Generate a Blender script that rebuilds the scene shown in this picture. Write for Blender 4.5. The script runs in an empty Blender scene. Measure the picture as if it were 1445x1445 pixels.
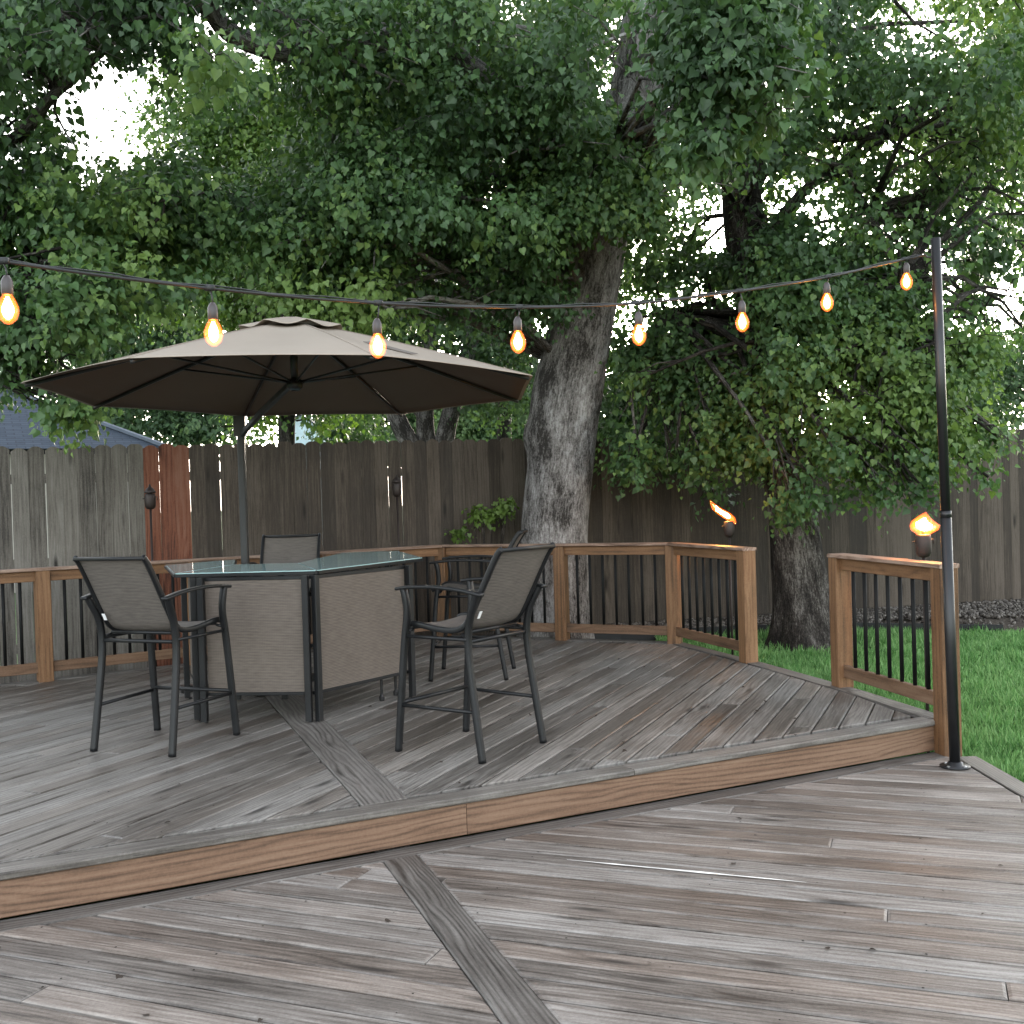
import bpy, math, random
import numpy as np
from mathutils import Vector, Matrix, noise as mnoise
random.seed(7); rng = np.random.default_rng(7)
scene = bpy.context.scene
COL = scene.collection
F, PIT, ROL, EYE, CEN = 1556.0, math.radians(.81), math.radians(1.7), 1.65, 722.5

# ------------------------------------------------------------------ camera maths (photo pixel -> place)
def ray(x, y):
    u, v = x-CEN, y-CEN
    up = u*math.cos(ROL)-v*math.sin(ROL); vp = v*math.cos(ROL)+u*math.sin(ROL)
    return Vector((up, F*math.cos(PIT)-vp*math.sin(PIT), -F*math.sin(PIT)-vp*math.cos(PIT)))
def at(x, y, Y):
    d = ray(x, y); return Vector((0, 0, EYE))+d*(Y/d.y)
def onz(x, y, z):
    d = ray(x, y); return Vector((0, 0, EYE))+d*((z-EYE)/d.z)
def proj_np(P):
    p = P-np.array([0, 0, EYE])
    dep = p[:, 1]*math.cos(PIT)-p[:, 2]*math.sin(PIT); u = p[:, 1]*math.sin(PIT)+p[:, 2]*math.cos(PIT)
    up = F*p[:, 0]/dep; vp = -F*u/dep
    return CEN+up*math.cos(ROL)+vp*math.sin(ROL), CEN+vp*math.cos(ROL)-up*math.sin(ROL)

# ------------------------------------------------------------------ object helpers
def tag(o, label=None, cat=None, group=None, kind=None):
    if label: o['label'] = label
    if cat: o['category'] = cat
    if group: o['group'] = group
    if kind: o['kind'] = kind
    return o
def empty(name, loc=(0, 0, 0), rz=0, parent=None):
    o = bpy.data.objects.new(name, None); COL.objects.link(o)
    o.location = loc; o.rotation_euler = (0, 0, rz); o.empty_display_size = .1
    if parent: o.parent = parent
    return o
def copy_tree(o, parent=None):
    c = o.copy(); COL.objects.link(c); c.parent = parent
    for ch in list(o.children): copy_tree(ch, c)
    return c

class MB:
    def __init__(s): s.v = []; s.f = []; s.b = []; s.e = []
    def add(s, vs, fs, bs=None, es=None):
        n = len(s.v); s.e += es or [0.]*len(vs); s.v += [tuple(v) for v in vs]; s.f += [tuple(i+n for i in f) for f in fs]
        s.b += [tuple(b) for b in bs] if bs is not None else [(v[2], v[0]+v[1], .5) for v in vs]
    # a plank with softened long edges; p0->p1 along, 'up' the face normal, top face centre line on p0->p1
    def plank(s, p0, p1, w, t, up=(0, 0, 1), seed=None, ch=.004, off=0.):
        p0, p1, up = Vector(p0), Vector(p1), Vector(up)
        d = p1-p0; L = d.length; d.normalize(); sd = d.cross(up).normalized(); up = sd.cross(d).normalized()
        seed = random.random()*50 if seed is None else seed
        pr = [(-w/2, -t+ch), (-w/2, -ch), (-w/2+ch, 0), (w/2-ch, 0), (w/2, -ch), (w/2, -t+ch), (w/2-ch, -t), (-w/2+ch, -t)]
        vs, bs = [], []
        for e, P in ((0, p0), (L, p1)):
            for (a, b) in pr:
                vs.append(P+sd*a+up*b); bs.append((e+off, a+b*.7, seed))
        n = len(pr); fs = [(i, (i+1) % n, n+(i+1) % n, n+i) for i in range(n)]
        fs += [tuple(range(n-1, -1, -1)), tuple(range(n, 2*n))]
        s.add(vs, fs, bs)
    def prism(s, poly, z, t, d, seed, ch=.004):            # convex ccw polygon laid flat, grain along d
        n = len(poly); ins = []
        for i in range(n):
            a, b, c = poly[i-1], poly[i], poly[(i+1) % n]
            e1 = Vector((b[0]-a[0], b[1]-a[1])); e2 = Vector((c[0]-b[0], c[1]-b[1]))
            if e1.length < 1e-6 or e2.length < 1e-6: ins.append(b); continue
            e1.normalize(); e2.normalize(); n1 = Vector((-e1.y, e1.x)); n2 = Vector((-e2.y, e2.x))
            k = max(.4, 1+n1.dot(n2)); m = (n1+n2)*(ch/k); ins.append((b[0]+m.x, b[1]+m.y))
        es = [1.]*(2*n)+[0.]*n
        vs = [(p[0], p[1], z-t) for p in poly]+[(p[0], p[1], z-ch*.45) for p in poly]+[(p[0], p[1], z) for p in ins]
        fs = [tuple(range(2*n, 3*n))]
        for k in (0, n):
            for i in range(n): fs.append((k+i, k+(i+1) % n, k+n+(i+1) % n, k+n+i))
        bs = [(v[0]*d[0]+v[1]*d[1], -v[0]*d[1]+v[1]*d[0], seed) for v in vs]
        s.add(vs, fs, bs, es)
    def box(s, c, size, R=None, seed=.5, ch=.003):
        x, y, z = size
        R = R or Matrix.Identity(3); c = Vector(c)
        ax = R @ Vector((0, 1, 0)) if y >= x else R @ Vector((1, 0, 0))
        w, L = (x, y) if y >= x else (y, x)
        up = R @ Vector((0, 0, 1)); tp = c+up*(z/2)
        s.plank(tp-ax*(L/2), tp+ax*(L/2), w, z, up, seed, min(ch, w*.3, z*.3))
    def tube(s, pts, r, n=10, cap=True, flat=None, seed=.5, upv=None):
        pts = [Vector(p) for p in pts]; m = len(pts)
        rs = r if isinstance(r, (list, tuple)) else [r]*m
        vs, fs, bs = [], [], []; al = 0
        t0 = (pts[1]-pts[0]).normalized()
        ref = Vector(upv) if upv else (Vector((0, 0, 1)) if abs(t0.z) < .9 else Vector((1, 0, 0)))
        nx = t0.cross(ref).normalized()
        for i, p in enumerate(pts):
            t = ((pts[min(i+1, m-1)]-p).normalized() if i == 0 else (p-pts[i-1]).normalized() if i == m-1 else ((pts[i+1]-p).normalized()+(p-pts[i-1]).normalized()).normalized())
            if i: al += (p-pts[i-1]).length
            nx = (nx-t*nx.dot(t)).normalized(); ny = t.cross(nx)
            for k in range(n):
                a = 2*math.pi*(k+.5)/n
                ca, sa = math.cos(a), math.sin(a)
                if flat:
                    ex = .5; ca = math.copysign(abs(ca)**ex, ca)*flat[0]; sa = math.copysign(abs(sa)**ex, sa)*flat[1]
                vs.append(p+(nx*ca+ny*sa)*rs[i]); bs.append((al, a*rs[i], seed))
        for i in range(m-1):
            for k in range(n):
                fs.append((i*n+k, i*n+(k+1) % n, (i+1)*n+(k+1) % n, (i+1)*n+k))
        if cap: fs += [tuple(range(n-1, -1, -1)), tuple(range((m-1)*n, m*n))]
        s.add(vs, fs, bs)
    def lathe(s, c, prof, n=16):
        c = Vector(c); vs = []; prof = prof if prof[0][1] <= prof[-1][1] else prof[::-1]
        for (r, z) in prof:
            for k in range(n):
                a = 2*math.pi*k/n; vs.append(c+Vector((r*math.cos(a), r*math.sin(a), z)))
        fs = [(i*n+k, i*n+(k+1) % n, (i+1)*n+(k+1) % n, (i+1)*n+k) for i in range(len(prof)-1) for k in range(n)]
        fs += [tuple(range(n-1, -1, -1)), tuple(range((len(prof)-1)*n, len(prof)*n))]
        s.add(vs, fs)
    def build(s, name, mat, parent=None, smooth=False):
        me = bpy.data.meshes.new(name); me.from_pydata(s.v, [], s.f)
        a = me.attributes.new('bco', 'FLOAT_VECTOR', 'POINT'); a.data.foreach_set('vector', np.array(s.b, dtype=np.float32).ravel())
        if any(s.e): a = me.attributes.new('edge', 'FLOAT', 'POINT'); a.data.foreach_set('value', np.array(s.e, dtype=np.float32))
        me.materials.append(mat)
        if smooth: me.polygons.foreach_set('use_smooth', [True]*len(me.polygons))
        me.update()
        o = bpy.data.objects.new(name, me); COL.objects.link(o)
        if parent: o.parent = parent
        return o

# ------------------------------------------------------------------ materials
class NT:
    def __init__(s, name):
        s.m = bpy.data.materials.new(name); s.m.use_nodes = True; s.t = s.m.node_tree; s.t.nodes.clear()
        s.out = s.n('ShaderNodeOutputMaterial')
    def n(s, ty, **kw):
        nd = s.t.nodes.new(ty)
        for k, v in kw.items():
            if k.startswith('i_'):
                key = k[2:]; key = int(key) if key.isdigit() else key.replace('_', ' ')
                s.set(nd, key, v)
            else: setattr(nd, k, v)
        return nd
    def set(s, nd, key, v):
        sock = nd.inputs[key]
        if isinstance(v, bpy.types.NodeSocket): s.t.links.new(v, sock)
        elif isinstance(v, bpy.types.Node): s.t.links.new(v.outputs[0], sock)
        else: sock.default_value = v
    def math(s, op, a, b=0., c=0., clamp=False):
        nd = s.n('ShaderNodeMath', operation=op, use_clamp=clamp); s.set(nd, 0, a); s.set(nd, 1, b)
        if op in ('MULTIPLY_ADD',): s.set(nd, 2, c)
        return nd.outputs[0]
    def vec(s, x, y, z):
        nd = s.n('ShaderNodeCombineXYZ'); s.set(nd, 0, x); s.set(nd, 1, y); s.set(nd, 2, z); return nd.outputs[0]
    def noise(s, v, scale=1., detail=4., rough=.55, dist=0.):
        nd = s.n('ShaderNodeTexNoise'); s.set(nd, 'Vector', v); s.set(nd, 'Scale', scale); s.set(nd, 'Detail', detail); s.set(nd, 'Roughness', rough); s.set(nd, 'Distortion', dist)
        return nd.outputs[0]
    def ramp(s, f, stops):
        nd = s.n('ShaderNodeValToRGB'); s.set(nd, 0, f); e = nd.color_ramp.elements
        while len(e) > 1: e.remove(e[0])
        e[0].position = stops[0][0]; e[0].color = col(stops[0][1])
        for p, c in stops[1:]:
            x = e.new(p); x.color = col(c)
        return nd.outputs[0]
    def mix(s, f, a, b, mode='MIX'):
        nd = s.n('ShaderNodeMix', data_type='RGBA', blend_type=mode); s.set(nd, 0, f); s.set(nd, 6, a); s.set(nd, 7, b); return nd.outputs[2]
    def mapr(s, f, a, b, c=0., d=1.):
        nd = s.n('ShaderNodeMapRange'); s.set(nd, 0, f); s.set(nd, 1, a); s.set(nd, 2, b); s.set(nd, 3, c); s.set(nd, 4, d); return nd.outputs[0]
    def pbsdf(s, color, rough=.5, spec=.5, metal=0., bump=None, bstr=.3, bdist=.01, **kw):
        b = s.n('ShaderNodeBsdfPrincipled'); s.set(b, 'Base Color', color); s.set(b, 'Roughness', rough)
        s.set(b, 'Specular IOR Level', spec); s.set(b, 'Metallic', metal)
        for k, v in kw.items(): s.set(b, k.replace('_', ' '), v)
        if bump is not None:
            bn = s.n('ShaderNodeBump'); s.set(bn, 'Height', bump); bn.inputs['Strength'].default_value = bstr; bn.inputs['Distance'].default_value = bdist
            s.set(b, 'Normal', bn)
        s.t.links.new(b.outputs[0], s.out.inputs[0]); return b
def col(c): return (c, c, c, 1) if isinstance(c, (int, float)) else (*c, 1) if len(c) == 3 else c

def simple(name, c, rough=.5, spec=.5, metal=0., var=.15, bscale=60, bstr=.1):
    t = NT(name); tc = t.n('ShaderNodeTexCoord').outputs['Object']
    n = t.noise(tc, bscale, 3); n2 = t.noise(tc, 6, 4)
    k = t.mapr(n2, .3, .7, 1-var, 1+var)
    cc = t.mix(1., col(c), t.n('ShaderNodeCombineColor', i_0=k, i_1=k, i_2=k).outputs[0], 'MULTIPLY')
    t.pbsdf(cc, t.mapr(n2, .3, .7, rough*.85, min(1, rough*1.2)), spec, metal, n, bstr, .002); return t.m

def wood(name, dark, mid, light, rough=(.45, .7), ring=.5, knot=.8, tone=.35, warm=None, patch=.3, patchcol=None, spec=.4, gs=1., tint=None, bstr=.5, rf=170., ra=26.):
    t = NT(name); at_ = t.n('ShaderNodeAttribute', attribute_name='bco').outputs['Vector']
    sp = t.n('ShaderNodeSeparateXYZ', i_0=at_); a, c, s = sp.outputs
    sv = t.math('MULTIPLY', s, 13.7)
    wn = t.n('ShaderNodeTexWhiteNoise', noise_dimensions='1D'); t.set(wn, 'W', s)
    r1 = wn.outputs[0]; rc = t.n('ShaderNodeSeparateColor', i_0=wn.outputs[1]).outputs
    # knots: voronoi in plank space
    vk = t.vec(t.math('MULTIPLY', a, 1.3), t.math('MULTIPLY', c, 6.), sv)
    vo = t.n('ShaderNodeTexVoronoi', feature='F1', voronoi_dimensions='3D'); t.set(vo, 'Vector', vk); t.set(vo, 'Scale', 1.)
    kd = vo.outputs['Distance']
    halo = t.mapr(kd, .04, .45, 1, 0); core = t.mapr(kd, .05, .17, 1, 0)
    low = t.noise(t.vec(t.math('MULTIPLY', a, .55*gs), t.math('MULTIPLY', c, 5.*gs), sv), 1., 2, .4)
    ph = t.math('ADD', t.math('MULTIPLY', c, rf), t.math('ADD', t.math('MULTIPLY', low, ra), t.math('MULTIPLY', halo, 10.)))
    rg = t.math('POWER', t.math('MULTIPLY_ADD', t.math('SINE', ph), .5, .5), .45)
    fine = t.noise(t.vec(t.math('MULTIPLY', a, 4.5*gs), t.math('MULTIPLY', c, 95.*gs), sv), 1., 5, .65)
    med = t.noise(t.vec(t.math('MULTIPLY', a, 1.5*gs), t.math('MULTIPLY', c, 30.*gs), sv), 1., 6, .65)
    g = t.math('ADD', t.math('MULTIPLY', med, .48), t.math('ADD', t.math('MULTIPLY', fine, .46), t.math('MULTIPLY', t.math('SUBTRACT', rg, .65), .2*ring)))
    g = t.math('ADD', g, t.math('MULTIPLY', t.math('SUBTRACT', r1, .5), tone))
    pos = t.n('ShaderNodeNewGeometry').outputs['Position']
    pn = t.noise(pos, 1.1, 5, .6)
    grit = t.noise(pos, 75., 5, .75)
    g = t.math('ADD', g, t.math('MULTIPLY', t.math('SUBTRACT', grit, .5), .28))
    g = t.math('ADD', g, t.math('MULTIPLY', t.math('SUBTRACT', pn, .5), patch))
    cc = t.ramp(g, [(.26, dark), (.46, mid), (.68, light)])
    if tint:  # weathering tint: some boards warmer, patches too
        f = t.math('MULTIPLY', t.mapr(t.math('ADD', rc[1], t.math('MULTIPLY', t.noise(pos, .7, 3), .9)), .75, 1.25, 0, 1), tint[1])
        cc = t.mix(f, cc, col(tint[0]), 'MULTIPLY')
    kf = t.math('MULTIPLY', core, knot)
    cc = t.mix(kf, cc, col([x*.55 for x in dark]))
    crack = t.mapr(fine, .64, .70, 0, .65)
    cc = t.mix(crack, cc, col([x*.6 for x in dark]))
    ed = t.n('ShaderNodeAttribute', attribute_name='edge').outputs['Fac']
    ef = t.math('MULTIPLY', t.math('MULTIPLY', ed, .38), t.mapr(t.noise(pos, 4., 4), .42, .58, 0, 1))
    cc = t.mix(ef, cc, col([min(.7, x*1.25) for x in light]))
    rr = t.mapr(t.math('ADD', t.math('MULTIPLY', pn, .6), t.math('MULTIPLY', rc[0], .4)), .3, .75, rough[0], rough[1])
    h = t.math('ADD', t.math('MULTIPLY', fine, .5), t.math('ADD', t.math('MULTIPLY', rg, .15*ring), t.math('MULTIPLY', med, .5)))
    t.pbsdf(cc, rr, spec, 0, h, bstr, .004); return t.m

M = {}
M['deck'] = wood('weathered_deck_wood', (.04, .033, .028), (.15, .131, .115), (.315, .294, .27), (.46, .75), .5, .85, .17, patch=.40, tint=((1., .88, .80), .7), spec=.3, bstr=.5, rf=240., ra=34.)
M['deck_up'] = wood('shaded_deck_wood', (.031, .026, .023), (.11, .10, .089), (.25, .237, .218), (.38, .68), .5, .85, .17, patch=.38, tint=((1., .90, .82), .5), spec=.38, bstr=.5, rf=240., ra=34.)  # darker copy of the deck wood, tree shade put into its colour
M['divider'] = wood('divider_wood', (.035, .03, .026), (.095, .085, .076), (.19, .176, .16), (.4, .6), 1., .7, .1, patch=.3, gs=.9, rf=230., ra=40.)
M['fascia'] = wood('fascia_wood', (.08, .045, .027), (.178, .103, .064), (.25, .16, .106), (.5, .7), 1.0, .8, .08, patch=.22, gs=.9, bstr=.3, rf=210., ra=46.)
M['rail'] = wood('rail_wood', (.055, .028, .012), (.165, .083, .037), (.265, .145, .072), (.5, .75), .55, .7, .2, patch=.35, gs=.8, bstr=.3)
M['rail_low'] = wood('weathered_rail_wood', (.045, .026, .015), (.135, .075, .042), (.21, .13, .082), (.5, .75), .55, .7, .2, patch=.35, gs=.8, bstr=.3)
M['cap'] = wood('cap_wood', (.08, .045, .03), (.22, .14, .10), (.38, .28, .22), (.4, .65), 1., .6, .15, patch=.3, gs=.8, bstr=.3)
M['fence'] = wood('fence_wood', (.03, .024, .019), (.056, .044, .034), (.115, .094, .076), (.6, .85), .35, .97, .34, patch=.4, bstr=.25, spec=.25)
M['fence_grey'] = wood('fence_grey_wood', (.035, .03, .026), (.128, .114, .097), (.205, .19, .168), (.6, .85), .35, .97, .24, patch=.4, bstr=.25, spec=.25)
M['stain'] = wood('red_stained_wood', (.055, .022, .014), (.165, .058, .032), (.215, .105, .070), (.6, .85), .7, .9, .2, patch=.6, spec=.25)
M['frame'] = simple('chair_metal', (.008, .0085, .0095), .42, .35, 0, .2, 150, .08)
M['black'] = simple('black_metal', (.012, .012, .013), .35, .5, .1, .25, 120, .06)
M['baluster'] = simple('baluster_metal', (.006, .006, .006), .6, .2, 0, .2, 120, .06)
M['torch'] = simple('torch_metal', (.035, .025, .022), .5, .5, .4, .3, 60, .15)
M['plastic'] = simple('black_plastic', (.02, .02, .02), .45, .4)
M['socketm'] = simple('socket_plastic', (.05, .04, .04), .4, .5)
M['tagm'] = simple('white_tag', (.75, .75, .75), .7, .3)
M['bolt'] = simple('zinc_bolt', (.5, .5, .5), .3, .5, .9)
M['edging'] = simple('edging_plastic', (.02, .021, .022), .6, .3)
M['wall'] = simple('house_wall', (.45, .42, .38), .8, .2)
M['paleblue'] = simple('pale_blue_siding', (.55, .68, .75), .7, .2)

def sling_mat(name, c1, c2):
    t = NT(name); at_ = t.n('ShaderNodeAttribute', attribute_name='bco').outputs['Vector']
    sp = t.n('ShaderNodeSeparateXYZ', i_0=at_); a, c, s = sp.outputs
    w1 = t.math('MULTIPLY_ADD', t.math('SINE', t.math('MULTIPLY', a, 620.)), .5, .5)
    w2 = t.math('MULTIPLY_ADD', t.math('SINE', t.math('MULTIPLY', c, 500.)), .5, .5)
    n = t.noise(t.vec(t.math('MULTIPLY', a, 90.), t.math('MULTIPLY', c, 12.), 0.), 1., 4, .6)
    n2 = t.noise(t.n('ShaderNodeTexCoord').outputs['Object'], 3., 4)
    f = t.math('ADD', t.math('MULTIPLY', w1, .3), t.math('ADD', t.math('MULTIPLY', n, .6), t.math('MULTIPLY', n2, .25)))
    cc = t.ramp(f, [(.3, c1), (.75, c2)])
    t.pbsdf(cc, .62, .35, 0, t.math('ADD', t.math('MULTIPLY', w1, .5), t.math('MULTIPLY', w2, .5)), .35, .0015); return t.m
M['sling'] = sling_mat('sling_fabric', (.055, .048, .043), (.155, .135, .12))
M['panel'] = sling_mat('bar_panel_fabric', (.07, .056, .046), (.158, .130, .108))

def fabric(name, c, dark=1.):
    t = NT(name); tc = t.n('ShaderNodeTexCoord').outputs['Object']
    n = t.noise(tc, 2.2, 5, .6); n2 = t.noise(tc, 260., 2)
    cc = t.mix(t.mapr(n, .3, .7, 0, .35), col(c), col([x*.78 for x in c]))
    b = t.pbsdf(cc, .8, .2, 0, t.math('ADD', n2, t.math('MULTIPLY', n, 3.)), .15, .004); return t.m
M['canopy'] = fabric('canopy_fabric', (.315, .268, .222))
M['shaded_underside'] = fabric('shaded_canopy_fabric', (.115, .075, .056))  # brown layer under the canopy, shade of the underside put into its colour

def glass_mat():
    t = NT('table_glass'); tc = t.n('ShaderNodeTexCoord').outputs['Object']
    n = t.noise(tc, 90., 2)
    b = t.pbsdf((.50, .72, .72, 1), .07, .6, 0, n, .04, .002, Transmission_Weight=.25, IOR=1.5); return t.m
M['glass'] = glass_mat()

def leaf_mat(name, dark, mid, light, trans=.34, rough=.45, spec=.38):
    t = NT(name); at_ = t.n('ShaderNodeAttribute', attribute_name='tone').outputs['Fac']
    cc = t.ramp(at_, [(0., dark), (.55, mid), (1., light)])
    nz = t.noise(t.n('ShaderNodeTexCoord').outputs['Object'], 40., 3)
    cc = t.mix(t.mapr(nz, .35, .65, 0, .3), cc, col([x*.7 for x in mid]))
    p = t.n('ShaderNodeBsdfPrincipled'); t.set(p, 'Base Color', cc); t.set(p, 'Roughness', rough); t.set(p, 'Specular IOR Level', spec)
    tr = t.n('ShaderNodeBsdfTranslucent'); t.set(tr, 0, t.mix(1., cc, col((1.15, 1.25, .65)), 'MULTIPLY'))
    ms = t.n('ShaderNodeMixShader'); ms.inputs[0].default_value = trans
    t.t.links.new(p.outputs[0], ms.inputs[1]); t.t.links.new(tr.outputs[0], ms.inputs[2]); t.t.links.new(ms.outputs[0], t.out.inputs[0]); return t.m
M['leaf'] = leaf_mat('green_leaf', (.038, .076, .034), (.076, .148, .052), (.15, .23, .06))
M['leafb'] = leaf_mat('yellow_green_leaf', (.035, .08, .024), (.07, .135, .032), (.125, .20, .04))
M['leafd'] = leaf_mat('far_leaf', (.04, .076, .036), (.072, .13, .054), (.115, .18, .07), .3, .55, .3)

def bark_mat(name, dark, mid, light, gs=1.):
    t = NT(name); at_ = t.n('ShaderNodeAttribute', attribute_name='bco').outputs['Vector']
    sp = t.n('ShaderNodeSeparateXYZ', i_0=at_); a, c, s = sp.outputs
    sv = t.math('MULTIPLY', s, 7.)
    wob = t.noise(t.vec(t.math('MULTIPLY', a, 2.), t.math('MULTIPLY', c, 3.), sv), 1., 3)
    cc_ = t.math('ADD', c, t.math('MULTIPLY', wob, .06))
    n1 = t.noise(t.vec(t.math('MULTIPLY', a, 15.*gs), t.math('MULTIPLY', cc_, 66.*gs), sv), 1., 8, .68, .4)
    n2 = t.noise(t.vec(t.math('MULTIPLY', a, 1.8), t.math('MULTIPLY', c, 5.), sv), 1., 5, .65)
    n3 = t.noise(t.n('ShaderNodeTexCoord').outputs['Object'], 55., 4, .7)
    f = t.math('ADD', t.math('MULTIPLY', n1, .75), t.math('ADD', t.math('MULTIPLY', t.math('SUBTRACT', n2, .5), .95), t.math('MULTIPLY', t.math('SUBTRACT', n3, .5), .35)))
    colr = t.ramp(f, [(.24, dark), (.40, mid), (.58, light)])
    t.pbsdf(colr, .85, .2, 0, t.math('ADD', n1, t.math('MULTIPLY', n3, .3)), .9, .03); return t.m
M['bark'] = bark_mat('grey_bark', (.034, .030, .027), (.20, .186, .178), (.42, .405, .395))
M['bark2'] = bark_mat('dark_bark', (.013, .011, .01), (.05, .043, .038), (.20, .185, .17), 1.1)

def ground_mat(name, c1, c2, c3, sc=8., bstr=.6, bd=.03, rough=.9):
    t = NT(name); p = t.n('ShaderNodeNewGeometry').outputs['Position']
    n = t.noise(p, sc, 8, .7); n2 = t.noise(p, .6, 4)
    cc = t.ramp(t.math('ADD', t.math('MULTIPLY', n, .8), t.math('MULTIPLY', n2, .3)), [(.35, c1), (.55, c2), (.75, c3)])
    t.pbsdf(cc, rough, .2, 0, n, bstr, bd); return t.m
M['lawn'] = ground_mat('lawn_soil', (.02, .045, .012), (.04, .09, .025), (.06, .12, .035), 14.)
M['soil'] = ground_mat('bed_soil', (.025, .02, .015), (.06, .048, .038), (.13, .11, .09), 25.)
M['under'] = simple('dark_underdeck', (.012, .010, .009), .9, .1)

def gravel_mat():
    t = NT('gravel'); p = t.n('ShaderNodeNewGeometry').outputs['Position']
    oi = t.n('ShaderNodeAttribute', attribute_name='tone').outputs['Fac']
    cc = t.ramp(oi, [(0., (.03, .025, .021)), (.5, (.085, .073, .063)), (1., (.21, .19, .17))])
    t.pbsdf(cc, .8, .3, 0, t.noise(p, 60., 3), .4, .01); return t.m
M['gravel'] = gravel_mat()
def grass_mat():
    t = NT('grass_blade'); oi = t.n('ShaderNodeAttribute', attribute_name='tone').outputs['Fac']
    p = t.n('ShaderNodeNewGeometry').outputs['Position']
    cc = t.ramp(t.math('ADD', t.math('MULTIPLY', oi, .6), t.math('MULTIPLY', t.noise(p, 1.8, 5, .65), .75)), [(.28, (.05, .13, .032)), (.6, (.125, .29, .08)), (1., (.27, .44, .17))])
    b = t.n('ShaderNodeBsdfPrincipled'); t.set(b, 'Base Color', cc); t.set(b, 'Roughness', .5); t.set(b, 'Specular IOR Level', .3)
    tr = t.n('ShaderNodeBsdfTranslucent'); t.set(tr, 0, cc)
    ms = t.n('ShaderNodeMixShader'); ms.inputs[0].default_value = .35
    t.t.links.new(b.outputs[0], ms.inputs[1]); t.t.links.new(tr.outputs[0], ms.inputs[2]); t.t.links.new(ms.outputs[0], t.out.inputs[0]); return t.m
M['grass'] = grass_mat()

def shingle_mat():
    t = NT('roof_shingle'); at_ = t.n('ShaderNodeAttribute', attribute_name='bco').outputs['Vector']
    br = t.n('ShaderNodeTexBrick'); t.set(br, 'Vector', at_); t.set(br, 'Scale', 1.); t.set(br, 'Color1', (.036, .047, .064, 1)); t.set(br, 'Color2', (.058, .073, .095, 1)); t.set(br, 'Mortar', (.022, .027, .036, 1))
    t.set(br, 'Mortar Size', .012); t.set(br, 'Brick Width', .32); t.set(br, 'Row Height', .10); t.set(br, 'Bias', -.2)
    n = t.noise(at_, 9., 5, .7)
    cc = t.mix(t.mapr(n, .3, .7, 0, .5), br.outputs[0], col((.05, .063, .085)))
    t.pbsdf(cc, .85, .2, 0, br.outputs[1], -.5, .02); return t.m
M['shingle'] = shingle_mat()
def emit(name, c, s, tr=0.):
    t = NT(name); e = t.n('ShaderNodeEmission', i_0=col(c), i_1=s)
    if tr:
        tb = t.n('ShaderNodeBsdfTransparent', i_0=col((1., .75, .45))); ms = t.n('ShaderNodeMixShader'); ms.inputs[0].default_value = tr
        t.t.links.new(e.outputs[0], ms.inputs[1]); t.t.links.new(tb.outputs[0], ms.inputs[2]); t.t.links.new(ms.outputs[0], t.out.inputs[0])
    else: t.t.links.new(e.outputs[0], t.out.inputs[0])
    return t.m
def glow_volume(name, c, s_):
    t = NT(name); tb = t.n('ShaderNodeBsdfTransparent'); gl = t.n('ShaderNodeBsdfGlossy', i_Roughness=.1); ms = t.n('ShaderNodeMixShader'); ms.inputs[0].default_value = .04
    t.t.links.new(tb.outputs[0], ms.inputs[1]); t.t.links.new(gl.outputs[0], ms.inputs[2]); t.t.links.new(ms.outputs[0], t.out.inputs[0])
    e = t.n('ShaderNodeEmission', i_0=col(c), i_1=s_); t.t.links.new(e.outputs[0], t.out.inputs['Volume']); return t.m
EMK = 1.0
M['glow'] = emit('bulb_core', (1., .36, .06), 18*EMK)
M['bulbglass'] = glow_volume('bulb_glass', (1., .12, .007), 12.)
M['flame'] = emit('torch_flame', (1., .42, .09), 28*EMK)
M['flameo'] = glow_volume('torch_flame_edge', (1., .11, .008), 7.)

# ------------------------------------------------------------------ geometry utilities
def clip(poly, a, b):       # keep the left side of a->b
    out = []; n = len(poly)
    def sd(p): return (b[0]-a[0])*(p[1]-a[1])-(b[1]-a[1])*(p[0]-a[0])
    for i in range(n):
        p, q = poly[i], poly[(i+1) % n]; dp, dq = sd(p), sd(q)
        if dp >= 0: out.append(p)
        if dp*dq < 0:
            k = dp/(dp-dq); out.append((p[0]+(q[0]-p[0])*k, p[1]+(q[1]-p[1])*k))
    return out
def area(p): return .5*sum(p[i][0]*p[(i+1) % len(p)][1]-p[(i+1) % len(p)][0]*p[i][1] for i in range(len(p)))
def lay_boards(mb, region, ang, z, w=.131, gap=.009, t=.028, phase=0., maxlen=3.6):
    d = (math.cos(ang), math.sin(ang)); nrm = (-d[1], d[0])
    cs = [p[0]*nrm[0]+p[1]*nrm[1] for p in region]; ls = [p[0]*d[0]+p[1]*d[1] for p in region]
    c = min(cs)-phase-w
    while c < max(cs):
        l = min(ls)-random.random()*maxlen
        while l < max(ls):
            L = maxlen*random.choice((1., 1., 1.35)); g = .0035
            rect = [(d[0]*x+nrm[0]*y, d[1]*x+nrm[1]*y) for x, y in ((l, c), (l+L-g, c), (l+L-g, c+w), (l, c+w))]
            poly = rect
            for i in range(len(region)):
                poly = clip(poly, region[i], region[(i+1) % len(region)])
                if len(poly) < 3: break
            if len(poly) >= 3 and area(poly) > .002:
                cl = [poly[0]]
                for p in poly[1:]:
                    if math.hypot(p[0]-cl[-1][0], p[1]-cl[-1][1]) > .006: cl.append(p)
                if len(cl) > 2 and math.hypot(cl[0][0]-cl[-1][0], cl[0][1]-cl[-1][1]) < .006: cl.pop()
                if len(cl) >= 3: mb.prism(cl, z+random.uniform(-.0018, .0018), t, d, random.random()*60, .011)
            l += L
        c += w+gap

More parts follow.
